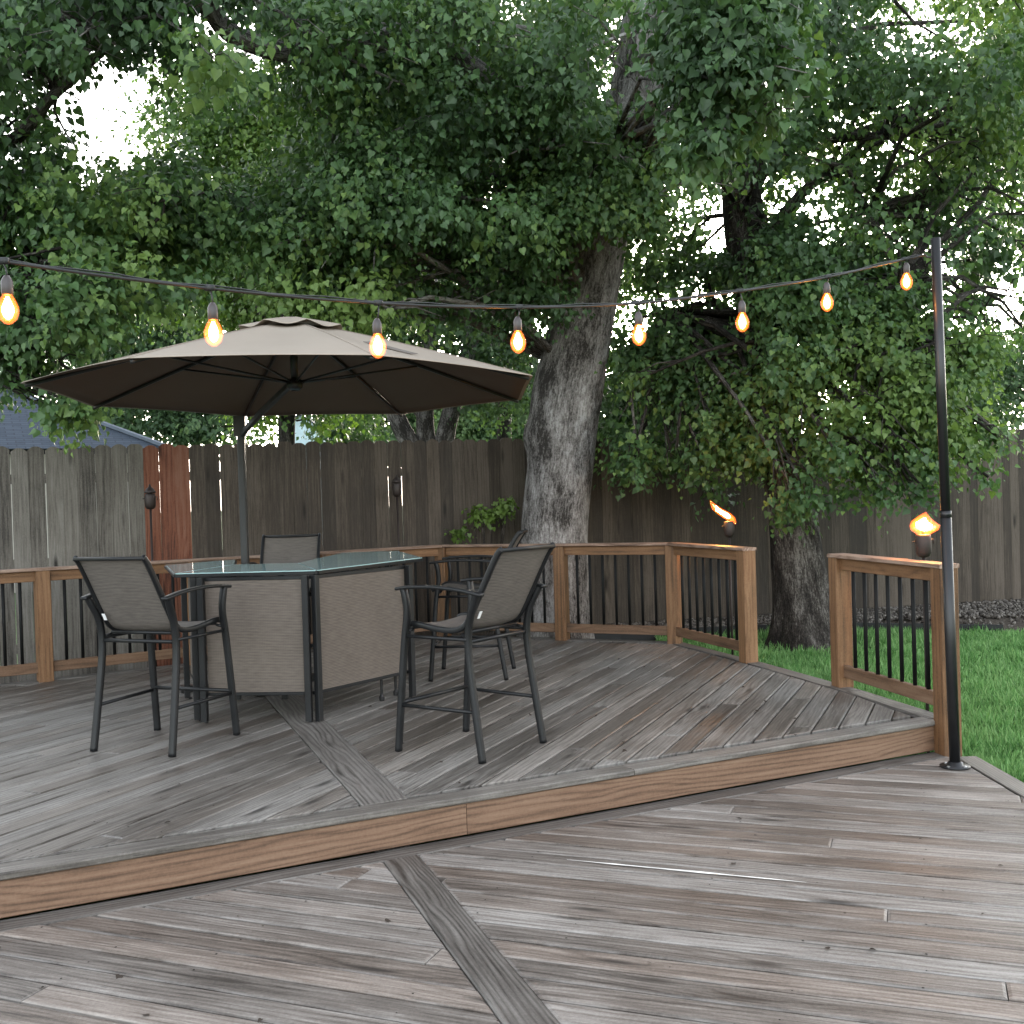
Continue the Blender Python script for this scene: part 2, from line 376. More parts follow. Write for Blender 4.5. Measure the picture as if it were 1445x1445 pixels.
# ------------------------------------------------------------------ the decks
ZU = .2
S0, S1 = Vector((-2.09, 4.40)), Vector((2.66, 6.785))
sdir = (S1-S0).normalized(); snrm = Vector((-sdir.y, sdir.x))
SL = S0-sdir*4.2; SR = S1+sdir*.0
div_a, div_b = Vector((-1.745, 8.2)), Vector((-.65, 5.28))
ddir = (div_b-div_a).normalized(); dn = Vector((-ddir.y, ddir.x))      # dn points to the right wing side (+x)
back = [(2.66, 6.80), (2.44, 7.80), (2.06, 9.15), (1.58, 10.62), (-.76, 11.70), (-7.2, 7.28)]
nose = .135
f0, f1 = SL+snrm*(nose+.006), SR+snrm*(nose+.006)
full = [(f0.x, f0.y), (f1.x, f1.y)]+back[1:]
# trim a border strip along the right edge
upper = empty('upper_deck'); tag(upper, kind='structure')
inner = [(f0.x, f0.y), (f1.x-.13, f1.y)]+[(2.31, 7.77), (1.93, 9.1), (1.47, 10.55), (-.78, 11.58), (-7.1, 7.24)]
hw = .115
d0 = div_a; top_of = d0-ddir*4.
bot = d0+ddir*6.
def offl(side): return (top_of+dn*(side*(hw+.005)), bot+dn*(side*(hw+.005)))
l_a, l_b = offl(-1); r_a, r_b = offl(1)
left_reg = clip(inner, (l_a.x, l_a.y), (l_b.x, l_b.y)); right_reg = clip(inner, (r_b.x, r_b.y), (r_a.x, r_a.y))
if sum(p[0] for p in left_reg)/len(left_reg) > sum(p[0] for p in right_reg)/len(right_reg): pass
def side_ok(reg, s): return sum((Vector(p)-d0).dot(dn) for p in reg)*s > 0
if not side_ok(left_reg, -1): left_reg = clip(inner, (l_b.x, l_b.y), (l_a.x, l_a.y))
if not side_ok(right_reg, 1): right_reg = clip(inner, (r_a.x, r_a.y), (r_b.x, r_b.y))
# the divider runs from the step to the middle of the deck
mb = MB(); lay_boards(mb, left_reg, math.radians(64.8), ZU); lay_boards(mb, right_reg, math.radians(67.0), ZU, phase=.04)
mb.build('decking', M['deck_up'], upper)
dv = clip(clip([tuple(x) for x in (top_of+dn*hw, top_of-dn*hw, bot-dn*hw, bot+dn*hw)], *[(f0.x, f0.y), (f1.x, f1.y)]), (-7.1, 7.24), (-.78, 11.58)) if False else None
mb = MB()
def dpoint(k, s):    # along-divider point with s across, cut at the step line
    return div_a+ddir*k+dn*s
def hit(p, d, a, n):
    k = (a-p).dot(n)/d.dot(n); return p+d*k
qa = hit(div_a+dn*hw, ddir, f0, snrm); qb = hit(div_a-dn*hw, ddir, f0, snrm)
ta = div_a+dn*hw-ddir*2.9; tb = div_a-dn*hw-ddir*2.9
poly = [tuple(qa), tuple(ta), tuple(tb), tuple(qb)]
if area(poly) < 0: poly.reverse()
mid1 = [tuple(v) for v in (div_a+dn*hw-ddir*.6, div_a-dn*hw-ddir*.6)]
pA = [tuple(qa), mid1[0], mid1[1], tuple(qb)]; pB = [mid1[0], tuple(ta), tuple(tb), mid1[1]]
for k, p in enumerate((pA, pB)):
    if area(p) < 0: p = p[::-1]
    mb.prism(p, ZU+.002, .03, tuple(ddir), 3.3+k*5)
mb.build('divider_board', M['divider'], upper)
mb = MB()       # nosing boards, in three lengths
prev = -3.9
for k, L in enumerate((3.9-.04, 3.05, 9.)):
    a = max(prev, -4.2); b = min(prev+L, (S1-S0).length)
    c0 = S0+sdir*(a+.002)+snrm*(nose/2); c1 = S0+sdir*(b-.002)+snrm*(nose/2)
    mb.plank((c0.x, c0.y, ZU+.001), (c1.x, c1.y, ZU+.001), nose, .032, (0, 0, 1), 11.+k*3, .006); prev = b
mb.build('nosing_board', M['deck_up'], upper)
mb = MB()
for k, (a, b) in enumerate(((-4.2, 2.05), (2.05, (S1-S0).length-.02))):
    c0 = S0+sdir*(a+.0015)+snrm*.012; c1 = S0+sdir*(b-.0015)+snrm*.012
    mb.plank((c0.x, c0.y, .0905), (c1.x, c1.y, .0905), .151, .03, (-snrm.x, -snrm.y, 0), 21.+k*7, .004)
mb.build('fascia_board', M['fascia'], upper)
mb = MB()       # dark framing under the boards
ub = [(f0.x, f0.y), (f1.x, f1.y)]+back[1:]
mb.prism([(p[0], p[1]) for p in ub], ZU-.034, .12, (1, 0), 1)
mb.build('under_frame', M['under'], upper)
mb = MB()       # border boards along the open edges
bpts = [Vector(p) for p in back]
for i in range(len(bpts)-1):
    a, b = bpts[i], bpts[i+1]; dd = (b-a).normalized(); nn = Vector((-dd.y, dd.x))
    a2, b2 = a+nn*.062+dd*.004, b+nn*.062-dd*.01
    mb.plank((a2.x, a2.y, ZU+.0045), (b2.x, b2.y, ZU+.0045), .128, .03, (0, 0, 1), 31.+i, .004)
    a3, b3 = a-nn*.003, b-nn*.003
    mb.plank((a3.x, a3.y, .07), (b3.x, b3.y, .07), .19, .03, (-nn.y*0-nn.x, -nn.y, 0), 41.+i, .004)
mb.build('border_board', M['divider'], upper)

lower = empty('lower_deck'); tag(lower, kind='structure')
lde = [(2.80, 6.9), (2.71, 6.50), (2.76, 5.6), (2.95, 1.0)]
R0 = [(2.70, 6.60), (2.66, 5.90), (2.82, 1.2), (2.82, .4), (-6., .4), (-6., 2.35)]
lreg = [(-6., -1.), (2.70, -1.), (2.68, 4.), (2.66, 6.85)]
k0 = S0-sdir*4.5
kk0, kk1 = S0-sdir*4.5-snrm*.108, S1-snrm*.108
lreg = [(-6.2, -1.), (2.62, -1.), (2.62, kk1.y), (kk0.x, kk0.y)]
if area(lreg) < 0: lreg.reverse()
lreg = [p for p in lreg]
ldA, ldB = Vector((-.55, 5.035)), Vector((.015, 3.425)); ld = (ldB-ldA).normalized(); ln = Vector((-ld.y, ld.x)); hl = .083
P = ldA-ld*3; Q = ldA+ld*9
def reg_side(s):
    a, b = P+ln*(s*(hl+.004)), Q+ln*(s*(hl+.004))
    r = clip(lreg, tuple(a), tuple(b))
    return r if sum((Vector(p)-ldA).dot(ln) for p in r)*s > 0 else clip(lreg, tuple(b), tuple(a))
mb = MB(); lay_boards(mb, reg_side(1), math.radians(-20.3), 0, phase=.03); lay_boards(mb, reg_side(-1), math.radians(-21.8), 0)
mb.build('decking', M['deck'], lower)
mb = MB()
a, b = ldA-ld*.35, ldA+ld*2.3
mb.plank((a.x, a.y, .003), (b.x, b.y, .003), hl*2, .03, (0, 0, 1), 5.1, .006)
a, b = ldA+ld*2.304, ldA+ld*6
mb.plank((a.x, a.y, .003), (b.x, b.y, .003), hl*2, .03, (0, 0, 1), 15.1, .006)
mb.build('divider_board', M['divider'], lower)
mb = MB()
mb.plank((2.69, -1, .004), (2.69, 6.62, .004), .13, .03, (0, 0, 1), 8.8, .005)
mb.plank((2.757, -1, -.075), (2.757, 6.62, -.075), .14, .03, (1, 0, 0), 9.8, .004)
mb.build('border_board', M['divider'], lower)
mb = MB(); e0, e1 = S0-sdir*4.2-snrm*.036, S1-sdir*.1-snrm*.036
mb.plank((e0.x, e0.y, .004), (e1.x, e1.y, .004), .135, .03, (0, 0, 1), 77.7, .005); mb.build('step_board', M['divider'], lower)
mb = MB(); mb.prism([(p[0], p[1]) for p in lreg], -.034, .06, (1, 0), 1); mb.build('under_frame', M['under'], lower)
mb = MB()      # bare pale edge of a split board
a, b = onz(800, 1214, .0), onz(1138, 1246, .0)
n_ = 14; vs = []
for i in range(n_+1):
    k = i/n_; p = a.lerp(b, k); w_ = .0085*math.sin(math.pi*min(1, max(0, k*.96+.03)))*(1+.5*random.uniform(-1, 1))+.001
    vs += [(p.x, p.y-w_, .0035), (p.x, p.y+w_, .0035)]
mb.add(vs, [(2*i, 2*i+2, 2*i+3, 2*i+1) for i in range(n_)])
mb.build('split_edge', simple('raw_pale_wood', (.72, .70, .66), .7, .2, 0, .3, 40, .3), lower)

def screws(par, reg, ang, z, n_):
    out = []; d = Vector((math.cos(ang), math.sin(ang))); nn = Vector((-d.y, d.x)); ph = random.random()
    for i in range(n_):
        for j in range(-60, 60):
            if random.random() < .55: continue
            p = d*(i*.42-8)+nn*(j*.14+.035+(random.random() < .5)*.065)+nn*0+d*random.gauss(0, .008)
            ok = True
            for k in range(len(reg)):
                a, b = reg[k], reg[(k+1) % len(reg)]
                if (b[0]-a[0])*(p.y-a[1])-(b[1]-a[1])*(p.x-a[0]) < 0: ok = False; break
            if ok and p.y > 2.5: out.append((p.x, p.y, z+.0022))
    return out
def screw_mesh(par, pts):
    mb = MB()
    for p in pts: 
        r = random.uniform(.003, .0055); mb.add([(p[0]+r*math.cos(a*1.0472), p[1]+r*math.sin(a*1.0472), p[2]) for a in range(6)], [(0, 1, 2, 3, 4, 5)])
    tag(mb.build('deck_screw', M['under'], par), kind='stuff')
screw_mesh(upper, screws(upper, left_reg, math.radians(64.8), ZU, 60)+screws(upper, right_reg, math.radians(67.), ZU, 60))
screw_mesh(lower, screws(lower, reg_side(1), math.radians(-20.3), 0, 60)+screws(lower, reg_side(-1), math.radians(-21.8), 0, 60))
# ------------------------------------------------------------------ ground, lawn, bed
def sheet(name, x0, x1, y0, y1, nx, ny, fz, mat):
    xs = np.linspace(x0, x1, nx); ys = np.linspace(y0, y1, ny); mb = MB()
    vs = [(x, y, fz(x, y)) for y in ys for x in xs]
    mb.add(vs, [(j*nx+i, j*nx+i+1, (j+1)*nx+i+1, (j+1)*nx+i) for j in range(ny-1) for i in range(nx-1)])
    return tag(mb.build(name, mat, None, True), kind='structure')
def gz(x, y): return -.14+.02*mnoise.noise(Vector((x*.5, y*.5, 0)))+max(0, min(.12, (y-7)*.018))
lawn = sheet('lawn', -30, 30, -8, 40, 61, 97, gz, M['lawn'])
far = MB(); far.add([(-400, -400, -.45), (400, -400, -.45), (400, 400, -.45), (-400, 400, -.45)], [(0, 1, 2, 3)]); tag(far.build('ground', M['lawn']), kind='structure')
FL0, FL1, FR1 = Vector((-8.2, 8.70)), Vector((.2, 12.63)), Vector((11., 15.5))
bed_front = [(-8, 8.2), (-4, 10.0), (-.8, 12.0), (1.2, 12.62), (2.75, 12.85), (4.0, 12.75), (5.4, 12.2), (8., 11.6), (11, 11.2)]
def lerp_poly(pts, x):
    for i in range(len(pts)-1):
        if pts[i][0] <= x <= pts[i+1][0]:
            k = (x-pts[i][0])/(pts[i+1][0]-pts[i][0]); return pts[i][1]+(pts[i+1][1]-pts[i][1])*k
    return pts[-1][1] if x > pts[0][0] else pts[0][1]
fence_line = [tuple(FL0), tuple(FL1), tuple(FR1)]
mb = MB(); vs = []; nx, ny = 90, 9
for j in range(ny):
    for i in range(nx):
        x = -8+19*i/(nx-1); y0 = lerp_poly(bed_front, x); y1 = lerp_poly(fence_line, x)+.8
        y = y0+(y1-y0)*j/(ny-1); vs.append((x, y, .0+.09*(j/(ny-1))+.03*mnoise.noise(Vector((x*2, y*2, 3)))))
mb.add(vs, [(j*nx+i, j*nx+i+1, (j+1)*nx+i+1, (j+1)*nx+i) for j in range(ny-1) for i in range(nx-1)])
tag(mb.build('soil_bed', M['soil'], None, True), kind='structure')
mb = MB()
ep = [Vector((x, y-.02, .0)) for x, y in bed_front[2:7]]
for i in range(len(ep)-1):
    a, b = ep[i], ep[i+1]; dd = (b-a).normalized()
    mb.plank(a+Vector((0, 0, .07)), b-dd*.003+Vector((0, 0, .07)), .02, .25, (0, 0, 1), 1+i, .004)
tag(mb.build('garden_edging', M['edging']), 'black plastic edging strip between the lawn and the gravel bed', 'edging')

def inst_mesh(name, tv, tf, pos, R, scale, tone, mat, parent=None, smooth=False, extra=None):
    """one mesh of many small copies; tv (k,3) template verts, tf template faces, pos (n,3), R (n,3,3), scale (n,), tone (n,)"""
    n = len(pos); k = len(tv)
    V = np.einsum('nij,kj->nki', R, tv)*scale[:, None, None]+pos[:, None, :]
    loops = np.concatenate([np.array(f) for f in tf]); tot = np.array([len(f) for f in tf]); nf = len(tf); nl = len(loops)
    L = (loops[None, :]+(np.arange(n)*k)[:, None]).ravel()
    T = np.tile(tot, n); S = np.concatenate([[0], np.cumsum(T)[:-1]])
    me = bpy.data.meshes.new(name); me.vertices.add(n*k); me.vertices.foreach_set('co', V.astype(np.float32).ravel())
    me.loops.add(n*nl); me.loops.foreach_set('vertex_index', L.astype(np.int32))
    me.polygons.add(n*nf); me.polygons.foreach_set('loop_start', S.astype(np.int32)); me.polygons.foreach_set('loop_total', T.astype(np.int32))
    a = me.attributes.new('tone', 'FLOAT', 'FACE'); a.data.foreach_set('value', np.repeat(tone, nf).astype(np.float32))
    me.materials.append(mat); me.update(calc_edges=True); me.validate()
    if smooth: me.polygons.foreach_set('use_smooth', [True]*len(me.polygons))
    o = bpy.data.objects.new(name, me); COL.objects.link(o)
    if parent: o.parent = parent
    return o
def frames(tip, nrm):
    y = tip/np.linalg.norm(tip, axis=1, keepdims=True); x = np.cross(y, nrm); x /= np.linalg.norm(x, axis=1, keepdims=True)+1e-9
    z = np.cross(x, y); return np.stack([x, y, z], axis=2)
# gravel
def point_in_bed(x, y): return y
n = 15000
gx = rng.uniform(.6, 10., n); yf = np.array([lerp_poly(bed_front, x) for x in gx]); yb = np.array([lerp_poly(fence_line, x) for x in gx])
k = rng.random(n)**.8; gy = yf+(yb-yf)*k; keep = (gx < 4.3) | (k > .45) | (rng.random(n) < .12); gx, gy, k = gx[keep], gy[keep], k[keep]; n = len(gx)
gp = np.stack([gx, gy, .01+.09*k+rng.uniform(0, .02, n)], 1)
tv = np.array([(1, 0, -.2), (.3, .9, 0), (-.8, .6, -.1), (-.7, -.7, 0), (.4, -.9, -.1), (.2, .1, .6), (-.1, 0, -.7)])
tf = [(0, 1, 5), (1, 2, 5), (2, 3, 5), (3, 4, 5), (4, 0, 5), (1, 0, 6), (2, 1, 6), (3, 2, 6), (4, 3, 6), (0, 4, 6)]
Rr = frames(rng.normal(size=(n, 3)), rng.normal(size=(n, 3)))
tag(inst_mesh('gravel', tv, tf, gp, Rr, rng.uniform(.012, .032, n), rng.random(n), M['gravel']), 'grey and pale loose gravel along the foot of the fence', 'gravel', kind='stuff')
# grass
def in_grass(x, y):
    ok = np.ones(len(x), bool)
    deck_r = np.interp(y, [4, 6.6, 6.8, 7.8, 9.15, 10.62, 11.7], [2.78, 2.78, 2.72, 2.48, 2.10, 1.62, -.6])
    ok &= x > deck_r+.01
    ok &= y < np.array([lerp_poly(bed_front, a) for a in x])-.03
    dt = np.hypot((x-3.15), (y-11.8)); ok &= (dt > .75) | (rng.random(len(x)) < .18)
    return ok
n = 150000
yy = 4.2+(12.8-4.2)*rng.random(n)**1.1; xx = 1.6+rng.random(n)*(yy*.56-1.6+.6)
ok = in_grass(xx, yy); xx, yy = xx[ok], yy[ok]; n = len(xx)
zz = np.array([gz(a, b) for a, b in zip(xx, yy)])
tip = np.stack([rng.normal(0, .45, n), rng.normal(0, .45, n), np.ones(n)], 1); nr = rng.normal(size=(n, 3))
tv = np.array([(-.055, 0, 0), (.055, 0, 0), (.045, .5, .04), (-.045, .5, .04), (0, 1, .16)]); tf = [(0, 1, 2, 3), (3, 2, 4)]
tag(inst_mesh('grass', tv, tf, np.stack([xx, yy, zz], 1), frames(tip, nr), rng.uniform(.05, .11, n)*(1+.5*(np.sin(xx*7)*np.sin(yy*5))**4), rng.random(n), M['grass']), 'mown green grass beyond the deck edge', 'grass', kind='stuff')

# ------------------------------------------------------------------ fences
def fence(name, A, B, top, pitch, pw, mat, label, extra=None, earr=.03, gap_chance=.35, bot=.0, mat2=None):
    root = empty(name, (A.x, A.y, 0)); tag(root, label, 'fence')
    d = (B-A).normalized(); L = (B-A).length; nn = Vector((d.y, -d.x))     # towards the camera
    mb = MB(); ms = MB(); m2_ = MB(); x = 0; o3 = Vector((A.x, A.y, 0))
    while x < L:
        w = pw*random.uniform(.975, 1.0); h = top(x/L)+random.uniform(-.012, .012); z0 = bot+random.uniform(-.03, .02)
        c = A+d*(x+pitch/2)+nn*random.uniform(-.003, .003); ln_ = random.uniform(-.0012, .0012)
        e = earr*random.uniform(.8, 1.2); seed = random.random()*90
        target = mb
        px = None
        pc = c
        if extra and extra(pc): target = ms
        elif mat2 and CEN+F*pc.x/pc.y > 268: target = m2_
        prof = [(-w/2, z0), (w/2, z0), (w/2, h-e), (w/2-e, h-e*.25), (w/2-e*1.6, h), (-w/2+e*1.6, h), (-w/2+e, h-e*.25), (-w/2, h-e)]
        vs, bs = [], []
        for tt in (0, -.018):
            for (a, z) in prof:
                p = pc+d*(a+ln_*z)+nn*tt; vs.append((p.x-A.x, p.y-A.y, z)); bs.append((z, a+tt, seed))
        n = len(prof); fs = [tuple(range(n)), tuple(range(2*n-1, n-1, -1))]+[((i+1) % n, i, n+i, n+(i+1) % n) for i in range(n)]
        target.add(vs, fs, bs); x += pitch+(random.uniform(.001, .0045) if random.random() < gap_chance else 0)
    mb.build('picket_panel', mat, root)
    if ms.v: tag(ms.build('stained_pickets', M['stain'], root), 'pickets painted a faded brick red')
    if m2_.v: tag(m2_.build('picket_panel', mat2, root), 'browner weathered pickets')
    for z in (.35, 1.15, 1.95):
        r = MB(); a = A-nn*.022-A; b = B-nn*.022-A
        r.plank((a.x, a.y, z+.045), (b.x, b.y, z+.045), .038, .09, (0, 0, 1)); r.build('fence_rail', mat, root)
    k = 0
    while k < L:
        r = MB(); p = d*k-nn*.11
        r.plank((p.x, p.y, -.1), (p.x, p.y, 2.05), .09, .09, (nn.x, nn.y, 0)); r.build('fence_post', mat, root); k += 2.4
    return root
def is_red(p):
    u = CEN+F*p.x/p.y+ .0
    return 206 < u < 268
fence('picket_fence', FL0, FL1, lambda k: 2.21+.10*k, .148, .1478, M['fence_grey'], 'tall grey picket fence behind the umbrella with brick red stained boards', is_red, .03, .3, -.12, M['fence'])
fence('privacy_fence', FL1+Vector((.02, .03)), FR1, lambda k: 2.30+.04*k, .124, .128, M['fence'], 'dark weathered privacy fence running behind both tree trunks to the right', None, .014, .12, -.02)

# ------------------------------------------------------------------ deck railings
def railing(name, pts, posts, label, zpost=ZU, zend=None, bal_pitch=.135):
    root = empty(name, (pts[0][0], pts[0][1], ZU)); tag(root, label, 'railing')
    O = Vector((pts[0][0], pts[0][1], ZU)); P = [Vector((x, y, 0)) for x, y in pts]
    segs = []; H = .965
    for i in range(len(P)-1):
        a, b = P[i], P[i+1]; d = (b-a).normalized(); nn = Vector((d.y, -d.x, 0))
        la = a-d*(.06 if i == 0 else -.0015); lb = b+d*(.06 if i == len(P)-2 else -.0015)
        mb = MB(); oa = la-O; ob = lb-O; oa.z = ob.z = H
        mb.plank(oa, ob, .135, .026, (0, 0, 1), None, .004)
        o = mb.build('cap_rail', M['cap'], root)
        for nm, z, h in (('top_rail', H-.0265, .088), ('bottom_rail', .165, .088)):
            mb = MB(); p, q = a-O+d*.045, b-O-d*.045; p.z = q.z = z
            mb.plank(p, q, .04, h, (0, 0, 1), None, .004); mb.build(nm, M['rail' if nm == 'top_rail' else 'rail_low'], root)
        segs.append((a, b, d))
    pm = MB(); pm.plank((0, -.059, 0), (0, -.059, H-.027), .118, .118, (0, -1, 0), 2.2, .005)
    pref = pm.build('post', M['rail'], root); first = True; post_xy = []
    for (x, y, dz) in posts:
        if first: o = pref; first = False
        else: o = pref.copy(); COL.objects.link(o); o.parent = root
        if dz or random.random() < 2:
            m2 = MB(); m2.plank((0, -.059, -dz), (0, -.059, H-.027), .118, .118, (0, -1, 0), random.random()*50, .005)
            tmp = m2.build('post', M['rail']); o.data = tmp.data; bpy.data.objects.remove(tmp)
        best = min(segs, key=lambda s: abs((Vector((x, y, 0))-s[0]).cross(s[2]).z)+max(0, -(Vector((x, y, 0))-s[0]).dot(s[2]))+max(0, (Vector((x, y, 0))-s[1]).dot(s[2])))
        o.location = (x-O.x, y-O.y, 0); o.rotation_euler = (0, 0, math.atan2(best[2].y, best[2].x))
        post_xy.append(Vector((x, y, 0)))
    bm_ = MB(); bm_.tube([(0, 0, .15), (0, 0, H-.10)], .0138, 10); bref = bm_.build('baluster', M['baluster'], root, True); used = False
    for a, b, d in segs:
        L = (b-a).length; ks = [0]+sorted((p-a).dot(d) for p in post_xy if abs((p-a).cross(d).z) < .06 and .02 < (p-a).dot(d) < L-.02)+[L]
        for i in range(len(ks)-1):
            g = ks[i+1]-ks[i]-.09; nb = max(1, round(g/bal_pitch)-1)
            for j in range(nb):
                p = a+d*(ks[i]+.045+g*(j+1)/(nb+1))-O
                o = bref if not used else bref.copy()
                if used: COL.objects.link(o); o.parent = root
                used = True; o.location = (p.x, p.y, 0); o.rotation_euler = (0, 0, math.atan2(d.y, d.x))
    return root
railing('deck_railing', [(-6.6, 7.55), (-.75, 11.58), (1.52, 10.52), (1.95, 9.24)],
        [(-5.05, 8.617, 0), (-4.0, 9.34, 0), (-2.94, 10.07, 0), (-1.85, 10.82, 0), (-.75, 11.58, 0), (.47, 11.02, 0), (1.52, 10.52, 0), (1.95, 9.24, 0)],
        'long brown wooden deck railing with black balusters running behind the bar table')
railing('stair_railing', [(2.36, 7.98), (2.615, 6.70)], [(2.36, 7.98, 0), (2.615, 6.70, .28)],
        'short separate deck railing beside the black light pole', bal_pitch=.15)

# ------------------------------------------------------------------ bar chairs
def make_chair():
    root = empty('bar_chair')
    tag(root, 'x', 'bar chair', 'dark bar chairs around the glass bar table')
    prof = [(-.455, 1.165), (-.43, 1.15), (-.385, 1.08), (-.30, .93), (-.225, .80), (-.19, .745), (-.14, .715), (-.06, .705), (.06, .715), (.18, .735), (.24, .735), (.275, .715)]
    # smooth the profile
    def smooth(p, it=2):
        for _ in range(it):
            q = [p[0]]
            for i in range(len(p)-1):
                a, b = p[i], p[i+1]; q += [(a[0]*.75+b[0]*.25, a[1]*.75+b[1]*.25), (a[0]*.25+b[0]*.75, a[1]*.25+b[1]*.75)]
            q.append(p[-1]); p = q
        return p
    sp = smooth(prof, 2); hw = .235
    # sling: seat + back as two parts
    al = [0]
    for i in range(1, len(sp)): al.append(al[-1]+math.hypot(sp[i][0]-sp[i-1][0], sp[i][1]-sp[i-1][1]))
    isplit = min(range(len(sp)), key=lambda i: abs(sp[i][0]+.17)+abs(sp[i][1]-.735))
    def sling(i0, i1, name):
        mb = MB(); nx = 9; idx = list(range(i0, i1+1)); vs, bs = [], []
        for side in (0, 1):
            for i in idx:
                a = sp[max(i-1, 0)]; b = sp[min(i+1, len(sp)-1)]; ty, tz = b[0]-a[0], b[1]-a[1]; l = math.hypot(ty, tz); ny, nz = -tz/l, ty/l
                for k in range(nx):
                    u = -1+2*k/(nx-1); sag = .014*(1-u*u)+side*.003
                    vs.append((u*hw, sp[i][0]-ny*sag, sp[i][1]-nz*sag)); bs.append((al[i], u*hw, .3))
        m = len(idx); fs = []
        for side in (0, 1):
            o = side*m*nx
            for i in range(m-1):
                for k in range(nx-1):
                    q = (o+i*nx+k, o+i*nx+k+1, o+(i+1)*nx+k+1, o+(i+1)*nx+k); fs.append(q if side else q[::-1])
        mb.add(vs, fs, bs); return mb.build(name, M['sling'], root, True)
    sling(2, isplit, 'backrest'); sling(isplit, len(sp)-1, 'seat')
    mb = MB(); step = sp[::2]+([sp[-1]] if (len(sp)-1) % 2 else [])
    for s in (-1, 1):
        mb.tube([(s*(hw+.008), y, z) for y, z in step], .0155, 10, flat=(.85, 1.1))
    mb.tube([(-hw-.012, sp[3][0]-.004, sp[3][1]+.0), (hw+.012, sp[3][0]-.004, sp[3][1])], .014, 10, flat=(1, .8))
    mb.tube([(-hw, -.175, .70), (hw, -.175, .70)], .011, 8); mb.tube([(-hw, .21, .712), (hw, .21, .712)], .011, 8)
    mb.build('sling_frame', M['frame'], root, True)
    for s in (-1, 1):
        mb = MB(); pts = smooth([(s*.285, -.31, 0), (s*.278, -.265, .30), (s*.27, -.225, .60), (s*.27, -.235, .76), (s*.282, -.29, .88), (s*.293, -.315, .925)], 2)if False else None
        def crv(P):
            out = [Vector(P[0])]
            for _ in range(1): pass
            Q = [Vector(p) for p in P]
            for _ in range(2):
                q = [Q[0]]
                for i in range(len(Q)-1): q += [Q[i].lerp(Q[i+1], .25), Q[i].lerp(Q[i+1], .75)]
                q.append(Q[-1]); Q = q
            return Q
        mb.tube(crv([(s*.285, -.31, 0), (s*.278, -.262, .30), (s*.27, -.215, .62), (s*.272, -.235, .78), (s*.284, -.29, .88), (s*.293, -.31, .926)]), .0175, 10, flat=(1., 1.15), upv=(1, 0, 0)); mb.build('leg', M['frame'], root, True)
        mb = MB(); mb.tube(crv([(s*.305, .295, 0), (s*.298, .262, .35), (s*.288, .235, .66), (s*.288, .205, .80), (s*.295, .215, .90), (s*.296, .225, .936)]), .0175, 10, flat=(1., 1.15), upv=(1, 0, 0)); mb.build('leg', M['frame'], root, True)
        mb = MB(); mb.tube(crv([(s*.292, -.345, .918), (s*.296, -.2, .945), (s*.298, .0, .957), (s*.297, .18, .951), (s*.295, .275, .938)]), .021, 10, flat=(1.15, .5), upv=(0, 0, 1)); mb.build('armrest', M['frame'], root, True)
        mb = MB(); mb.tube([(s*.279, -.267, .27), (s*.300, .268, .27)], .011, 8); mb.build('stretcher', M['frame'], root, True)
        mb = MB(); mb.tube([(s*.285, -.225, .668), (s*.288, .235, .668)], .010, 8)
        mb.tube([(s*.245, -.16, .69), (s*.272, -.22, .675)], .009, 8); mb.tube([(s*.245, .2, .705), (s*.288, .228, .69)], .009, 8); mb.build('side_rail', M['frame'], root, True)
    mb = MB(); mb.tube([(-.298, .262, .285), (.298, .262, .285)], .012, 8); mb.build('footrest', M['frame'], root, True)
    mb = MB(); mb.tube([(-.268, -.222, .655), (.268, -.222, .655)], .012, 8); mb.build('rear_bar', M['frame'], root, True)
    mb = MB(); mb.box((-.212, -.262, .80), (.022, .003, .045), Matrix.Rotation(math.radians(28), 3, 'X'), ch=.0005); mb.build('care_tag', M['tagm'], root)
    return root
chair = make_chair()
def heading(dx, dy): return math.atan2(dy, dx)-math.pi/2
spots = [(-2.165, 6.76, heading(.23, .60), 'bar chair seen from behind at the left of the bar, facing the fence'),
         (-.275, 6.405, heading(-.50, .38), 'bar chair nearest the divider strip, at the right front of the bar'),
         (-1.92, 9.20, heading(.03, -1), 'bar chair behind the glass table, only its upper backrest showing'),
         (-.36, 9.02, heading(-.93, .10), 'bar chair half hidden behind the right front chair, near the tree trunk')]
for i, (x, y, rz, lab) in enumerate(spots):
    o = chair if i == 0 else copy_tree(chair)
    o.location = (x, y, ZU+.001); o.rotation_euler = (0, 0, rz); o['label'] = lab

# ------------------------------------------------------------------ bar table
bar = empty('bar_table', (-1.4, 7.3, ZU)); tag(bar, 'angled three wing outdoor bar with teal glass top and woven tan front panels', 'bar table')
BO = Vector((-1.4, 7.3, ZU))
def loc(p): return (p[0]-BO.x, p[1]-BO.y)
TZ = 1.0
glass = [[(-1.31, 7.30), (-2.27, 7.40), (-2.10, 8.30), (-1.62, 8.26)],
         [(-2.275, 7.40), (-2.70, 8.55), (-2.28, 9.05), (-2.105, 8.30)],
         [(-1.305, 7.30), (-1.615, 8.26), (-1.50, 9.70), (-1.02, 9.75), (-.70, 8.50)]]
for g in glass:
    p = [loc(v) for v in g]
    if area(p) < 0: p.reverse()
    cx, cy = sum(a for a, b in p)/len(p), sum(b for a, b in p)/len(p)
    def shr(k): return [(cx+(a-cx)*k, cy+(b-cy)*k) for a, b in p]
    mb = MB(); mb.prism(shr(.992), TZ, .006, (1, 0), 1, .0015); mb.build('glass_top', M['glass'], bar)
    mb = MB(); q = shr(.985)
    for i in range(len(q)):
        a, b = Vector((*q[i], TZ-.007)), Vector((*q[(i+1) % len(q)], TZ-.007)); mb.plank(a, b, .026, .022, (0, 0, 1), 1, .003)
    mb.build('top_frame', M['frame'], bar)
